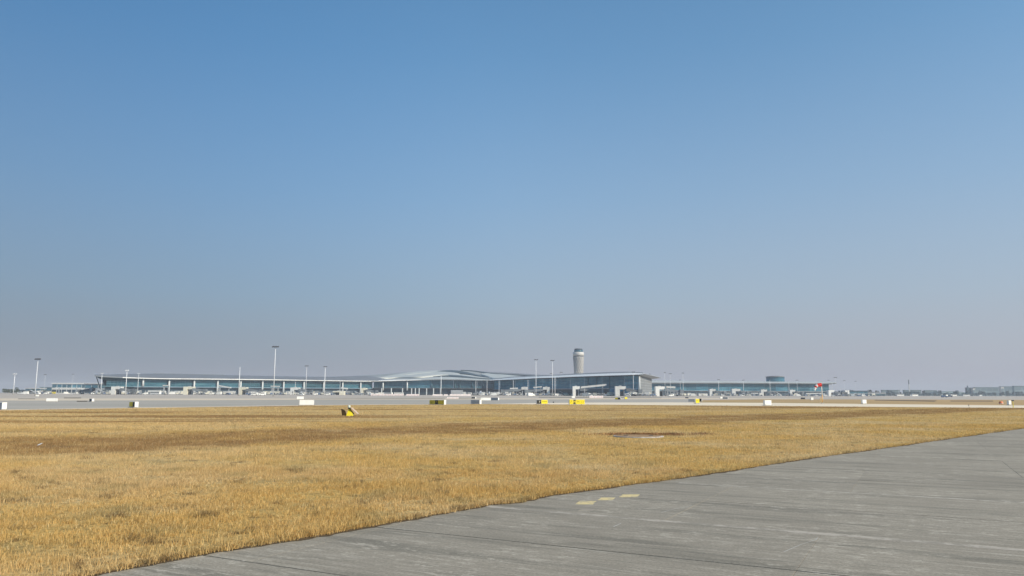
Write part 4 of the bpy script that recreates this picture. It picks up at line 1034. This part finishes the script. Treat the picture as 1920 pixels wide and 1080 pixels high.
V_ = [('van', 38, 760, 'at the far left by the short white mast'), ('truck', 47, 745, 'left of the tall left mast'), ('van', 71, 700, 'right of the tall left mast foot'), ('yellow', 99, 1000, 'above the white sign back at the left'),
      ('van', 87, 900, 'in front of the grey low building'), ('silver', 57, 950, 'before the white-topped low building'), ('van', 141, 880, 'before the middle of the annex'), ('truck', 125, 930, 'before the left half of the annex'), ('silver', 152, 900, 'before the right end of the annex'),
      ('dark', 198, 800, 'beside the terminal left tip'), ('van', 272.5, 800, 'before the first column of the left wing'), ('bus', 292, 810, 'under the white walkway of the left wing'), ('truck', 322, 800, 'left of the cream tower'),
      ('van', 371, 800, 'just right of the cream tower'), ('van', 395, 800, 'between two columns right of the cream tower'), ('silver', 383, 810, 'between two white vans'), ('truck', 410, 810, 'left of the bare white pole'), ('dark', 428, 800, 'dark against the wing, left of the bare white pole'),
      ('van', 477, 620, 'on the apron left of the tallest mast'), ('van', 492, 610, 'nearest the tallest mast foot'), ('bus', 487, 820, 'behind the vans left of the tallest mast'), ('dark', 470, 630, 'left of the two white apron vans'),
      ('silver', 578, 840, 'between the pair of flat-headed masts'), ('van', 591, 830, 'right of the left flat-headed mast'), ('van', 565, 700, 'behind the small white sign back'), ('dark', 619, 810, 'right of the thick flat-headed mast'),
      ('van', 614, 740, 'at the foot of the thick flat-headed mast'), ('truck', 697, 980, 'before the start of the central hall'), ('bus', 712, 990, 'behind the left barrier row'), ('bus', 728, 990, 'behind the middle of the left barrier row'), ('bus', 748, 990, 'behind the right end of the left barrier row'),
      ('van', 903, 800, 'right of the longest barrier row'), ('truck', 925.5, 800, 'below the bright roof leaf'), ('van', 953, 800, 'left of the arch-shaped bridge'), ('truck', 996, 620, 'at the foot of the left tall mast'), ('van', 1045, 780, 'right of the bare pole by the tall masts'),
      ('silver', 1051, 780, 'left of the sloping tunnel bridge'), ('grey', 1100, 640, 'left of the pink-white barriers'), ('truck', 1104, 650, 'behind the pink-white barriers'), ('van', 1177, 700, 'left side below the roof overhang'),
      ('truck', 1190, 720, 'under the right wing corner'), ('dark', 1204, 740, 'below the end wall'), ('van', 1216, 760, 'below the roof overhang'), ('van', 1256, 900, 'right of the bright white bridge'), ('silver', 1267, 900, 'left of the tallest pier mast'),
      ('van', 1258, 700, 'near the bright white bridge'), ('truck', 1300.5, 820, 'cream topped, above the yellow sign'), ('van', 1285, 1000, 'at the foot of the tallest pier mast'), ('van', 1290, 1000, 'right of the tallest pier mast'), ('bus', 1318, 1040, 'left of the first pier bridge'),
      ('van', 1356, 1000, 'right of the first pier bridge'), ('van', 1405, 1050, 'right of the second pier bridge'), ('silver', 1445, 1050, 'at the foot of the drum pole'), ('van', 1455, 1060, 'below the drum'), ('truck', 1497, 1050, 'right of the fourth pier bridge'),
      ('van', 1548, 1040, 'just right of the windsock pole'), ('van', 1562, 900, 'white and near, at the arched bridge'), ('truck', 1600, 1100, 'among the service buildings'), ('van', 1619, 1000, 'right of the service buildings'), ('dark', 1612, 1000, 'left of a white van on the right'),
      ('bus', 1688, 1300, 'white against the long low blue building'), ('truck', 1708, 1300, 'right of the two twin poles'), ('bus', 1715, 1250, 'right on the far field'), ('truck', 1774, 1400, 'before the arched hall'), ('bus', 1788, 1400, 'right half of the arched hall'),
      ('bus', 1812, 1400, 'at the foot of the stair tower'), ('dark', 1771, 620, 'driving on the far service road right'), ('dark', 1781, 760, 'right behind another dark car'), ('truck', 1838, 1500, 'before the large hazy hangar')]
rv = random.Random(4)
for kd, px, Y, wh in V_:
    b = G0(px, Y); o = dup(P_[kd], (b.x, b.y, 0), rv.choice([0, math.pi]) + rv.uniform(-.5, .5), words[kd] + ' parked ' + wh)
    o.name = 'parked_' + names[kd]; o['category'] = names[kd]; o['group'] = 'vehicles on the apron'
for p in P_.values():
    for c in list(p.children): bpy.data.objects.remove(c)
    bpy.data.objects.remove(p)
# stacked dark ground equipment: baggage carts with frames and boxes, a lively low clutter under the bridges
def cart_proto(mat, i):
    t = empty('baggage_cart', (0, 0, -500), 'x', 'cart')
    MB().box((0, 0, .55), (3.0, 1.6, .2)).build('deck', GREYP, t); MB().box((0, 0, 1.95), (3.0, 1.7, .12)).build('canopy', mat, t)
    m = MB()
    for sx in (-1.45, 1.45):
        for sy in (-.75, .75): m.box((sx, sy, 1.25), (.1, .1, 1.3))
    m.build('frame', STEEL, t); MB().box((-.3, 0, 1.1), (1.8, 1.2, .9)).build('load', [DARKP, VB, CREAM][i], t)
    me = None
    for sx in (-1.1, 1.1):
        for sy in (-.7, .7):
            if me is None: o = MB().tube((0, -.1, 0), (0, .1, 0), .28, .28, 8).build('wheel', TYRE, t); me = o.data
            else: o = bpy.data.objects.new('wheel', me); C.objects.link(o); o.parent = t
            o.location = (sx, sy, .28)
    return t
carts = [cart_proto(m_, i) for i, m_ in enumerate((STEELW, GREYP, CREAM))]
zones = [(60, 98, 950, 8, 'before the low buildings at far left'), (176, 206, 800, 7, 'beside the terminal left tip'), (226, 264, 800, 10, 'by the first column of the left wing'), (300, 342, 810, 7, 'left of the cream tower'), (362, 440, 815, 12, 'right of the cream tower'),
         (462, 542, 830, 13, 'behind the tallest mast'), (550, 622, 850, 10, 'around the pair of flat-headed masts'), (646, 700, 950, 8, 'at the joint of left wing and hall'), (868, 976, 880, 24, 'left of the arch-shaped bridge'), (990, 1074, 860, 16, 'around the two tall masts'),
         (1088, 1152, 760, 10, 'under the long sloping tunnel'), (1166, 1228, 720, 16, 'below the right wing corner'), (1248, 1300, 900, 12, 'at the left start of the far pier'), (1302, 1430, 1040, 14, 'before the far pier left of the drum'), (1440, 1552, 1060, 12, 'before the far pier right of the drum'), (1566, 1640, 1120, 12, 'by the service buildings on the right')]
for x0, x1, Y, n, wh in zones:
    for i in range(n):
        b = G0(lerp(x0, x1, (i + rv.uniform(.05, .95)) / n), Y + rv.uniform(-12, 12))
        ci = rv.randrange(3); o = dup(carts[ci], (b.x, b.y, 0), rv.uniform(-.6, .6), ['white', 'grey', 'cream'][ci] + '-roofed baggage cart, ' + ORD[i] + ' from left of those ' + wh, rv.uniform(1.0, 1.35)); o['group'] = 'baggage carts ' + wh
# taller equipment: passenger stairs, cargo containers, power units
def stairs_proto():
    t = empty('passenger_stairs', (0, 0, -500), 'x', 'stairs truck')
    MB().box((0, 0, .7), (6.2, 2.0, .8)).build('chassis', WHITE, t)
    m = MB(); m.add([(-3, -.8, 1.1), (2.4, -.8, 3.4), (2.4, .8, 3.4), (-3, .8, 1.1), (-3, -.8, 1.5), (2.4, -.8, 3.9), (2.4, .8, 3.9), (-3, .8, 1.5)], [(0, 1, 5, 4), (1, 2, 6, 5), (2, 3, 7, 6), (3, 0, 4, 7), (4, 5, 6, 7), (3, 2, 1, 0)])
    m.build('steps', STEEL, t); MB().box((2.9, 0, 3.6), (1.2, 1.8, .25)).build('platform', GREYP, t); MB().box((2.0, 0, 2.1), (.4, 1.4, 2.6)).build('lift_frame', DARKP, t)
    for x in (-2, 2):
        for y in (-1, 1): MB().tube((x, y - .1, .4), (x, y + .1, .4), .4, .4, 8).build('wheel', TYRE, t)
    return t
def container_proto(mat):
    t = empty('cargo_container', (0, 0, -500), 'x', 'container')
    MB().box((0, 0, 1.75), (3.4, 2.4, 2.7)).build('body', mat, t); MB().box((0, 0, .25), (3.6, 2.5, .25)).build('base', DARKP, t)
    MB().box((.2, -1.22, 1.7), (1.6, .06, 2.1)).build('door', GREYP, t); MB().box((0, 0, 3.16), (3.5, 2.5, .1)).build('lid', STEEL, t); return t
def power_proto():
    t = empty('power_unit', (0, 0, -500), 'x', 'generator')
    MB().box((0, 0, 1.5), (4.2, 1.9, 2.0)).build('housing', TUNG, t); MB().box((-1.2, -.97, 1.5), (1.2, .06, 1.2)).build('grille', BLACK, t); MB().tube((1.2, 0, 2.5), (1.2, 0, 3.1), .12).build('exhaust', DARKP, t)
    for x in (-1.3, 1.3):
        for y in (-.9, .9): MB().tube((x, y - .1, .4), (x, y + .1, .4), .4, .4, 8).build('wheel', TYRE, t)
    return t
eq = [stairs_proto(), container_proto(OFFW), container_proto(TUNG), power_proto(), container_proto(CREAM)]
en = ['passenger stairs', 'pale cargo container', 'dark cargo container', 'dark power unit', 'cream cargo container']
for x0, x1, Y, n, wh in zones:
    n = max(3, int(n * .8))
    for i in range(n):
        ei = rv.randrange(5); b = G0(lerp(x0, x1, (i + rv.uniform(.1, .9)) / n), Y + rv.uniform(14, 40))
        o = dup(eq[ei], (b.x, b.y, 0), rv.choice([0, math.pi / 2, math.pi]) + rv.uniform(-.3, .3), en[ei] + ', ' + ORD[i] + ' from left ' + wh, rv.uniform(.95, 1.35)); o['group'] = 'ground equipment ' + wh
carts += eq
for p in carts:
    for c in list(p.children): bpy.data.objects.remove(c)
    bpy.data.objects.remove(p)

# ------------------------------------------------------------------ red and white barriers
for (x0, x1, ybase, hpx, n, wh, pk) in ((695, 757, 741.4, 3.2, 10, 'in the left row before the hall', 0), (762, 786, 741.4, 3.0, 4, 'in the short row before the hall', 0), (811, 830, 741.0, 2.8, 3, 'left of the thick white mast', 1),
                                (832, 840, 741.0, 2.8, 1, 'right beside the thick white mast', 1), (843, 883, 741.2, 3.2, 6, 'in the row right of the thick white mast', 1), (838, 860, 747.0, 2.0, 3, 'in the low row above the olive sign', 0),
                                (1105, 1131, 745.8, 3.8, 4, 'in the pink row below the sloping tunnel', 0)):
    Y = G(x0, ybase).y if ybase > 744 else 640; Y = min(Y, 640)
    for i in range(n):
        a, b = G0(lerp(x0, x1, i / n), Y), G0(lerp(x0, x1, (i + 1) / n), Y); w_ = (b.x - a.x) * .95; h_ = hpx * Y / F
        t = empty('traffic_barrier', (a + b) / 2, 'pinkish white plastic barrier, ' + ORD[i] + ' from left ' + wh, 'barrier', group='plastic barriers ' + wh)
        m = MB(); m.add([(-w_ / 2, -.35, 0), (w_ / 2, -.35, 0), (w_ / 2, .35, 0), (-w_ / 2, .35, 0), (-w_ / 2, -.15, h_), (w_ / 2, -.15, h_), (w_ / 2, .15, h_), (-w_ / 2, .15, h_)],
                        [(0, 1, 5, 4), (1, 2, 6, 5), (2, 3, 7, 6), (3, 0, 4, 7), (4, 5, 6, 7)])
        m.build('shell', PINKW, t); MB().box((0, -.27, h_ * .42), (w_ * .4, .12, h_ * .2)).build('red_band', REDB if pk == 0 else PINKW, t)

# ------------------------------------------------------------------ taxiway signs
def stroke(m, pts, wd, y):
    for a, b in zip(pts, pts[1:]):
        d = Vector((b[0] - a[0], 0, b[1] - a[1])); k = d.normalized(); n_ = Vector((-k.z, 0, k.x)) * wd / 2
        A = Vector((a[0], y, a[1])) - k * wd * .3; Bq = Vector((b[0], y, b[1])) + k * wd * .3
        m.add([A - n_, Bq - n_, Bq + n_, A + n_], [(0, 1, 2, 3)])
def sign(px, ybase, wpx, hpx, ang, label, panels, depth=.40, end=None, shell=None, legends=(), name='taxiway_sign', legs=True, Yb=None):
    b = G(px, ybase) if Yb is None else G0(px, Yb); Y = b.y; u = Y / F; th = R(ang)
    w_ = wpx * u / math.cos(th); h_ = hpx * u; shell = shell or WHITE
    t = empty(name, b, label, 'sign', th); zl = .10 * h_
    MB().box((0, 0, zl + (h_ - zl) / 2), (w_, depth, h_ - zl)).build('housing', shell, t)
    for s_ in (-.32, .32): MB().box((w_ * s_, 0, zl / 2), (.10, depth * .6, zl)).build('leg', DARKP, t)
    MB().box((0, .02, .012), (w_ + .25, depth + .3, .06)).build('footing', FOOT, t)
    fr = .035 * h_
    for x0, x1, mat, nm in panels:
        MB().box(((x0 + x1 - 1) / 2 * w_, -depth / 2 - .006, zl + (h_ - zl) / 2), ((x1 - x0) * w_ - fr, .02, h_ - zl - 2 * fr)).build(nm, mat, t)
    for strokes, mat, wd in legends:
        m = MB()
        for st in strokes: stroke(m, [((x - .5) * w_, zl + (h_ - zl) * z) for x, z in st], wd * h_, -depth / 2 - .022)
        m.build('lettering', mat, t)
    if end: MB().box((w_ / 2 + .004, 0, zl + (h_ - zl) / 2), (.05, depth * 1.02, (h_ - zl) * 1.04)).build('end_plate', end, t)
    return t
def Mglyph(x0, x1, z0=.22, z1=.80): return [[(x0, z0), (x0, z1), ((x0 + x1) / 2, (z0 + z1) / 2 - .05), (x1, z1), (x1, z0)]]
arrowL = [[(.16, .30), (.07, .74)], [(.07, .74), (.14, .66)], [(.07, .74), (.065, .58)]]
BLK, WHT = BLACK, WHITE
sign(1081.4, 759.3, 29, 10, 14, 'wide bright yellow sign with a black M box at the field edge', [(0, .24, YEL, 'yellow_panel'), (.24, .42, BLK, 'black_panel'), (.42, 1, YEL, 'yellow_panel')],
     legends=((Mglyph(.275, .385), YEL, .09), ([[(.06, .30), (.15, .76)], [(.15, .76), (.09, .70)], [(.15, .76), (.155, .60)]], BLK, .035),
              ([[(.52, .32), (.52, .70), (.57, .48), (.62, .70), (.62, .32)], [(.80, .28), (.80, .78)], [(.90, .36), (.95, .70)], [(.95, .70), (.91, .66)]], BLK, .03)))
sign(1016, 758.2, 20.5, 8.4, 14, 'two-part sign, black left half and yellow right half, at the field edge', [(0, .42, BLK, 'black_panel'), (.42, 1, YEL, 'yellow_panel')],
     legends=(([[(.24, .25), (.24, .75)], [(.24, .75), (.32, .60), (.24, .50)]], CREAM, .06), ([[(.50, .62), (.93, .62)]], BLK, .07)))
sign(820.5, 759.0, 29.5, 8.8, -42, 'wide shaded yellow sign with black centre box before the hall', [(0, .39, YELD, 'yellow_panel'), (.39, .60, BLK, 'black_panel'), (.60, 1, YELD, 'yellow_panel')], end=WHITE,
     legends=(([[(.46, .3), (.46, .7), (.53, .7), (.53, .3)]], YELD, .06), ([[(.05, .3), (.05, .75)], [(.12, .3), (.20, .7)], [(.93, .3), (.93, .75)]], BLK, .05)))
sign(250.5, 763.8, 18, 10.2, -42, 'shaded olive and black sign with bright white end at left', [(0, .62, YELD, 'yellow_panel'), (.62, 1, BLK, 'black_panel')], end=WHITE, legends=(([[(.70, .3), (.92, .75)], [(.92, .3), (.70, .75)]], DARKP, .05),))
sign(892.5, 758.0, 17, 8, -42, 'grey-purple back of a sign with a white end plate before the hall', [(0, 1, GREYP, 'back_panel')], end=WHITE)
sign(4.0, 768.0, 17, 13, -42, 'blue-grey sign back with bright white end at the left frame edge', [(0, 1, GREYP, 'back_panel')], end=WHITE)  # grey panel colour carries the shade on this turned-away back
sign(575, 760.2, 25.5, 10, 10, 'large plain white sign back at the field edge below the left wing', [(0, 1, WHITE, 'back_panel')])
sign(563, 749.0, 12, 5.4, 10, 'small plain white sign back just above the large white one', [(0, 1, WHITE, 'back_panel')])
sign(97.3, 753.2, 18, 6.2, 10, 'plain white sign back on the taxiway at the left', [(0, 1, WHITE, 'back_panel')])
sign(171.8, 752.8, 9, 5.0, -42, 'small dark olive sign with white end at the left', [(0, 1, DARKP, 'dark_panel')], end=WHITE)
sign(910.5, 751.2, 19, 5.4, 10, 'long low white sign back before the hall right side', [(0, 1, WHITE, 'back_panel')])
sign(928, 750.4, 13.5, 4.6, -42, 'small grey sign back with white end right of the long white one', [(0, 1, GREYP, 'back_panel')], end=WHITE)
sign(888.4, 747.4, 7, 2.8, -42, 'tiny dark sign above the grey-purple sign back', [(0, 1, DARKP, 'dark_panel')], end=WHITE)
sign(1075, 746.4, 6.5, 3.4, 10, 'tiny bright white sign above the wide yellow one', [(0, 1, WHITE, 'back_panel')])
sign(1158.6, 749.2, 9.5, 3.8, -20, 'small black and olive sign in the distance right of the yellow signs', [(0, .5, YELD, 'yellow_panel'), (.5, 1, BLK, 'black_panel')])
sign(1173.5, 748.6, 5, 4.2, 10, 'tiny pale yellow sign beside the small black one', [(0, 1, YEL, 'yellow_panel')])
sign(1297, 753.4, 11.5, 5.4, -20, 'grey sign back joined left of the yellow sign under the far pier', [(0, 1, GREYP, 'back_panel')])
sign(1307, 756.6, 7.5, 8.6, 14, 'upright yellow sign with a dark bar under the far pier', [(0, 1, YEL, 'yellow_panel')], legends=(([[(.2, .7), (.8, .7)]], BLK, .07),))
sign(1313, 753.2, 5, 5.8, -20, 'small black sign right of the upright yellow one', [(0, 1, BLK, 'black_panel')], end=WHITE)
sign(1352.5, 747.6, 4.5, 3.6, 10, 'tiny white sign under the far pier, left of its grey twin', [(0, 1, WHITE, 'back_panel')])
sign(1360, 748.0, 8.5, 3.2, -30, 'tiny grey sign under the far pier beside the white one', [(0, 1, GREYP, 'back_panel')], end=WHITE)
sign(1439, 760.2, 13.6, 9.6, 16, 'near white sign back standing on the pale road right of centre', [(0, 1, WHITE, 'back_panel')])
sign(1505.5, 748.6, 7, 3.2, -20, 'tiny dark sign on the verge left of the windsock', [(0, 1, DARKP, 'dark_panel')])
sign(1522.2, 750.4, 5.4, 5.0, 12, 'small white sign on the verge just left of the windsock', [(0, 1, WHITE, 'back_panel')])
sign(1620, 757.4, 8.2, 7.8, 14, 'white sign back on the verge right of the windsock', [(0, 1, WHITE, 'back_panel')])
sign(1892.4, 759.6, 5.6, 8.6, 14, 'upright white sign near the right edge beside the red marker', [(0, 1, WHITE, 'back_panel')])
sign(1288, 746.9, 6, 2.4, -20, 'tiny dark sign far under the left start of the pier', [(0, 1, DARKP, 'dark_panel')])
sign(70, 746.8, 5, 3.2, 8, 'tiny white sign back on the far apron by the tall left mast', [(0, 1, WHITE, 'back_panel')], Yb=330)

# taxiway edge markers: thin marker with dark head, red marker
b = G(1900, 764.5); u = b.y / F
t = empty('marker_post', b, 'thin olive marker post with dark square head near the right edge', 'marker post')
MB().tube((0, 0, 0), (0, 0, 12 * u), .05, .045, 8).build('shaft', YELD, t); MB().box((0, 0, 13.2 * u), (4 * u, .12, 2.4 * u)).build('head', DARKP, t)
b = G(1877, 757.6); u = b.y / F
t = empty('red_marker', b, 'low orange-red drum marker beside the upright white sign', 'marker')
MB().lathe([(3.4 * u, 0), (3.6 * u, 2.6 * u), (2.6 * u, 4.6 * u), (1.0 * u, 5.2 * u)], 14).build('drum', paint('marker_orange', (.75, .22, .10), .6, var=.1), t, smooth_=True)
MB().lathe([(3.66 * u, 1.0 * u), (3.68 * u, 1.8 * u)], 14).build('white_band', WHITE, t)
b = G(1037.8, 757.4); u = b.y / F
t = empty('edge_light', b, 'small dark edge light between the two yellow signs', 'ground light')
MB().tube((0, 0, 0), (0, 0, 2.0 * u), .05, .05, 8).build('stem', CREAM, t); MB().lathe([(1.0 * u, 2.0 * u), (1.5 * u, 2.8 * u), (1.3 * u, 4.0 * u), (.4 * u, 4.4 * u)], 10).build('lamp', DARKP, t)
b = G(1816.5, 762.0); u = b.y / F
t = empty('edge_light', b, 'tiny dark edge light on the pale road at right', 'ground light')
MB().tube((0, 0, 0), (0, 0, 2.2 * u), .04, .04, 8).build('stem', DARKP, t); MB().lathe([(.5 * u, 2.2 * u), (.7 * u, 2.8 * u), (.2 * u, 3.6 * u)], 8).build('lamp', DARKP, t)

# windsock
b = G(1542.3, 756.4); u = b.y / F; zt = at(1542.3, 717.4, b.y).z
t = empty('windsock', b, 'windsock on a white and orange pole with drooping red and white sleeve', 'windsock')
MB().tube((0, 0, zt * .42), (-.02, 0, zt), .085, .05, 10).build('upper_pole', WHITE, t, smooth_=True)
MB().tube((.0, 0, 0), (0, 0, zt * .42), .11, .088, 10).build('lower_pole', paint('pole_orange', (.72, .42, .16), .6, var=.1), t, smooth_=True)
MB().box((0, 0, .08), (.5, .5, .16)).build('footing', FOOT, t)
rows = [((-.05, 0, zt - .42), .36), ((-.45, 0, zt - .46), .36), ((-.88, 0, zt - .56), .33), ((-1.12, 0, zt - .74), .30), ((-1.28, 0, zt - .98), .26), ((-1.38, 0, zt - 1.25), .21), ((-1.47, 0, zt - 1.55), .17)]
mats_ = [RED, RED, WHITE, RED, WHITE, WHITE]
def ring(c, r, d, n=14):
    d = Vector(d).normalized(); v = Vector((0, 1, 0)); u_ = v.cross(d); return [Vector(c) + u_ * r * math.cos(6.2832 * i / n) + v * r * math.sin(6.2832 * i / n) for i in range(n)]
for k in range(6):
    (c0, ra), (c1, rb) = rows[k], rows[k + 1]; d0 = Vector(rows[min(k + 1, 6)][0]) - Vector(rows[max(k - 1, 0)][0]); d1 = Vector(rows[min(k + 2, 6)][0]) - Vector(rows[k][0])
    A_ = ring(c0, ra, d0); B_ = ring(c1, rb, d1); n = 14
    MB().add(A_ + B_, [(i, (i + 1) % n, n + (i + 1) % n, n + i) for i in range(n)]).build('red_band' if mats_[k] is RED else 'white_band', mats_[k], t, smooth_=True)
m = MB(); m.tube((0, 0, zt - .08), (-.05, 0, zt - .06), .05); 
rr = ring((-.05, 0, zt - .42), .38, (-1, 0, 0), 16)
for i in range(16): m.tube(rr[i], rr[(i + 1) % 16], .02, .02, 5, False)
m.build('hoop', STEEL, t)
b = G(1539.3, 755.8); u = b.y / F
t = empty('marker_stake', b, 'short yellow-orange stake standing left of the windsock pole', 'stake')
MB().box((0, 0, 5.2 * u), (1.5 * u, .12, 10.4 * u)).build('board', paint('stake_orange', (.68, .48, .2), .7, var=.15), t); MB().box((0, 0, .05), (.4, .3, .1)).build('foot', CREAM, t)

# toppled yellow marker light in the grass
b = G(655.5, 780.2); u = b.y / F
t = empty('field_marker', (b.x, b.y, 0), 'yellow cone marker with leaning boards and pale lamp on the grass', 'marker', group=None)
m = MB(); m.add([(-.22, -.26, 0), (.36, -.26, 0), (.30, .22, 0), (-.22, .22, 0), (-.07, -.07, .52), (.07, -.07, .52), (.07, .07, .52), (-.07, .07, .52)], [(0, 1, 5, 4), (1, 2, 6, 5), (2, 3, 7, 6), (3, 0, 4, 7), (4, 5, 6, 7)])
m.build('cone', YEL, t)
MB().lathe([(.10, .52), (.13, .56), (.12, .62)], 12).build('collar', BLACK, t)
MB().lathe([(.07, .60), (.11, .65), (.12, .74), (.08, .80), (.02, .82)], 14, (-.06, 0, 0)).build('lamp', paint('lamp_glass', (.62, .66, .55), .3), t, smooth_=True)
def board(a, b_, wdt, th, y0):
    a = Vector(a); b_ = Vector(b_); d = (b_ - a).normalized(); n_ = Vector((d.z, 0, -d.x)) * th
    m = MB(); m.add([(a.x, y0, a.z), (b_.x, y0, b_.z), (b_.x, y0 + wdt, b_.z), (a.x, y0 + wdt, a.z)] + [(a.x + n_.x, y0, a.z + n_.z), (b_.x + n_.x, y0, b_.z + n_.z), (b_.x + n_.x, y0 + wdt, b_.z + n_.z), (a.x + n_.x, y0 + wdt, a.z + n_.z)],
                     [(0, 1, 2, 3), (7, 6, 5, 4), (0, 4, 5, 1), (1, 5, 6, 2), (2, 6, 7, 3), (3, 7, 4, 0)]); return m
board((.10, 0, .60), (.62, 0, .14), .5, -.06, -.25).build('right_board', paint('board_sunlit', (.58, .44, .33), .6, var=.1), t)  # pinkish pale colour paints in the sunlit upper side of this board
m = MB(); m.add([(-.64, -.1, .56), (-.30, -.2, .40), (-.18, -.2, .02), (-.56, -.12, .06), (-.64, .0, .56), (-.30, -.1, .40), (-.18, -.1, .02), (-.56, -.02, .06)], [(0, 3, 2, 1), (4, 5, 6, 7), (0, 1, 5, 4), (1, 2, 6, 5), (2, 3, 7, 6), (3, 0, 4, 7)])
m.build('left_board', paint('board_shaded', (.10, .06, .02), .8, var=.3), t)  # turned-away yellow board, its shade painted in as dark brown
board((.02, 0, .50), (.30, 0, .16), .3, -.03, -.16).build('dark_interior', paint('interior_shade', (.16, .10, .02), .8, var=.3), t)  # dark sheet standing in for shade inside, beneath the right board

# round concrete chamber slab in the grass
cx, cy = CH
t = empty('inspection_chamber', (cx, cy, .0), 'low round concrete chamber slab lying flush in the dry grass', 'manhole')
CHC = m_worn('chamber_concrete', (0.52, 0.49, 0.47, 1), (0.36, 0.33, 0.31, 1), .5, 4)
MB().lathe([(1.0, .0), (1.0, .045), (.985, .055)], 40).build('ring', CHC, t)
MB().lathe([(.93, .03), (.93, .058), (.92, .060)], 40).build('cover', paint('cover_concrete', (0.36, 0.24, 0.14), 1, var=.3, scale=3, spec=0), t)
for s_ in (-.5, .5): MB().box((s_, 0, .07), (.16, .05, .02)).build('lifting_eye', DARKP, t)
# clump of dead weeds beside it
rw = np.random.RandomState(9); n = 2800
th_ = rw.rand(n); wx = G(1256, 818).x + (G(1336, 814).x - G(1256, 818).x) * th_; wy = 32.4 + rw.normal(0, .35, n) + th_ * .8
kk = rw.rand(n) < (np.exp(-((th_ - .12) / .14) ** 2) + .45 * np.exp(-((th_ - .7) / .2) ** 2)); wx, wy = wx[kk], wy[kk]
V, I, T = tris(wx, wy, rw.uniform(.03, .15, len(wx)), rw.uniform(.008, .022, len(wx)), rw.uniform(.2, 1.0, len(wx)), rw.rand(len(wx)), True)
WEED = paint('dead_weed', (0.33, 0.21, 0.125), 1, var=.5, scale=4, spec=0)
wo = mesh_np('dead_weeds', V, I, T, WEED); tag(wo, 'dark brown dead weeds right of the round chamber slab', 'weeds', kind='stuff')
n = 2600; wx = CH[0] + rw.normal(.2, .8, n); wy = CH[1] + .85 + np.abs(rw.normal(0, .3, n))
V, I, T = tris(wx, wy, rw.uniform(.05, .16, n), rw.uniform(.01, .025, n), rw.uniform(.2, .8, n), rw.rand(n), True)
wo = mesh_np('russet_weeds', V, I, T, paint('russet_weed', (0.36, 0.20, 0.10), 1, var=.4, scale=4, spec=0)); tag(wo, 'russet dry weeds growing behind the round chamber slab', 'weeds', kind='stuff')
# scrap of white litter at the left
b = G(73, 838); m = MB(); m.add([(-.10, 0, .03), (.02, -.03, .05), (.16, 0, .15), (.04, .06, .14), (-.06, .05, .08)], [(0, 1, 2, 3), (0, 3, 4)]); m.add([(-.10, .006, .024), (.02, -.024, .044), (.16, .006, .144), (.04, .066, .134)], [(3, 2, 1, 0)])
o = m.build('litter', WHITE); o.scale = (.7, .7, .6); o.location = (b.x, b.y, .03); tag(o, 'crumpled scrap of white plastic in the grass at the left', 'litter')

# ------------------------------------------------------------------ air
hm = bpy.data.materials.new('haze'); hm.use_nodes = True; n_ = hm.node_tree.nodes; n_.remove(n_['Principled BSDF'])
pv = n_.new('ShaderNodeVolumePrincipled'); pv.inputs['Color'].default_value = (0.86, 0.90, 0.98, 1); pv.inputs['Density'].default_value = HAZE_DENSITY; pv.inputs['Anisotropy'].default_value = 0.0
hm.node_tree.links.new(pv.outputs[0], n_['Material Output'].inputs['Volume'])
o = MB().box((0, 3250, 44), (14200, 7600, 90)).build('haze', hm); o['kind'] = 'stuff'
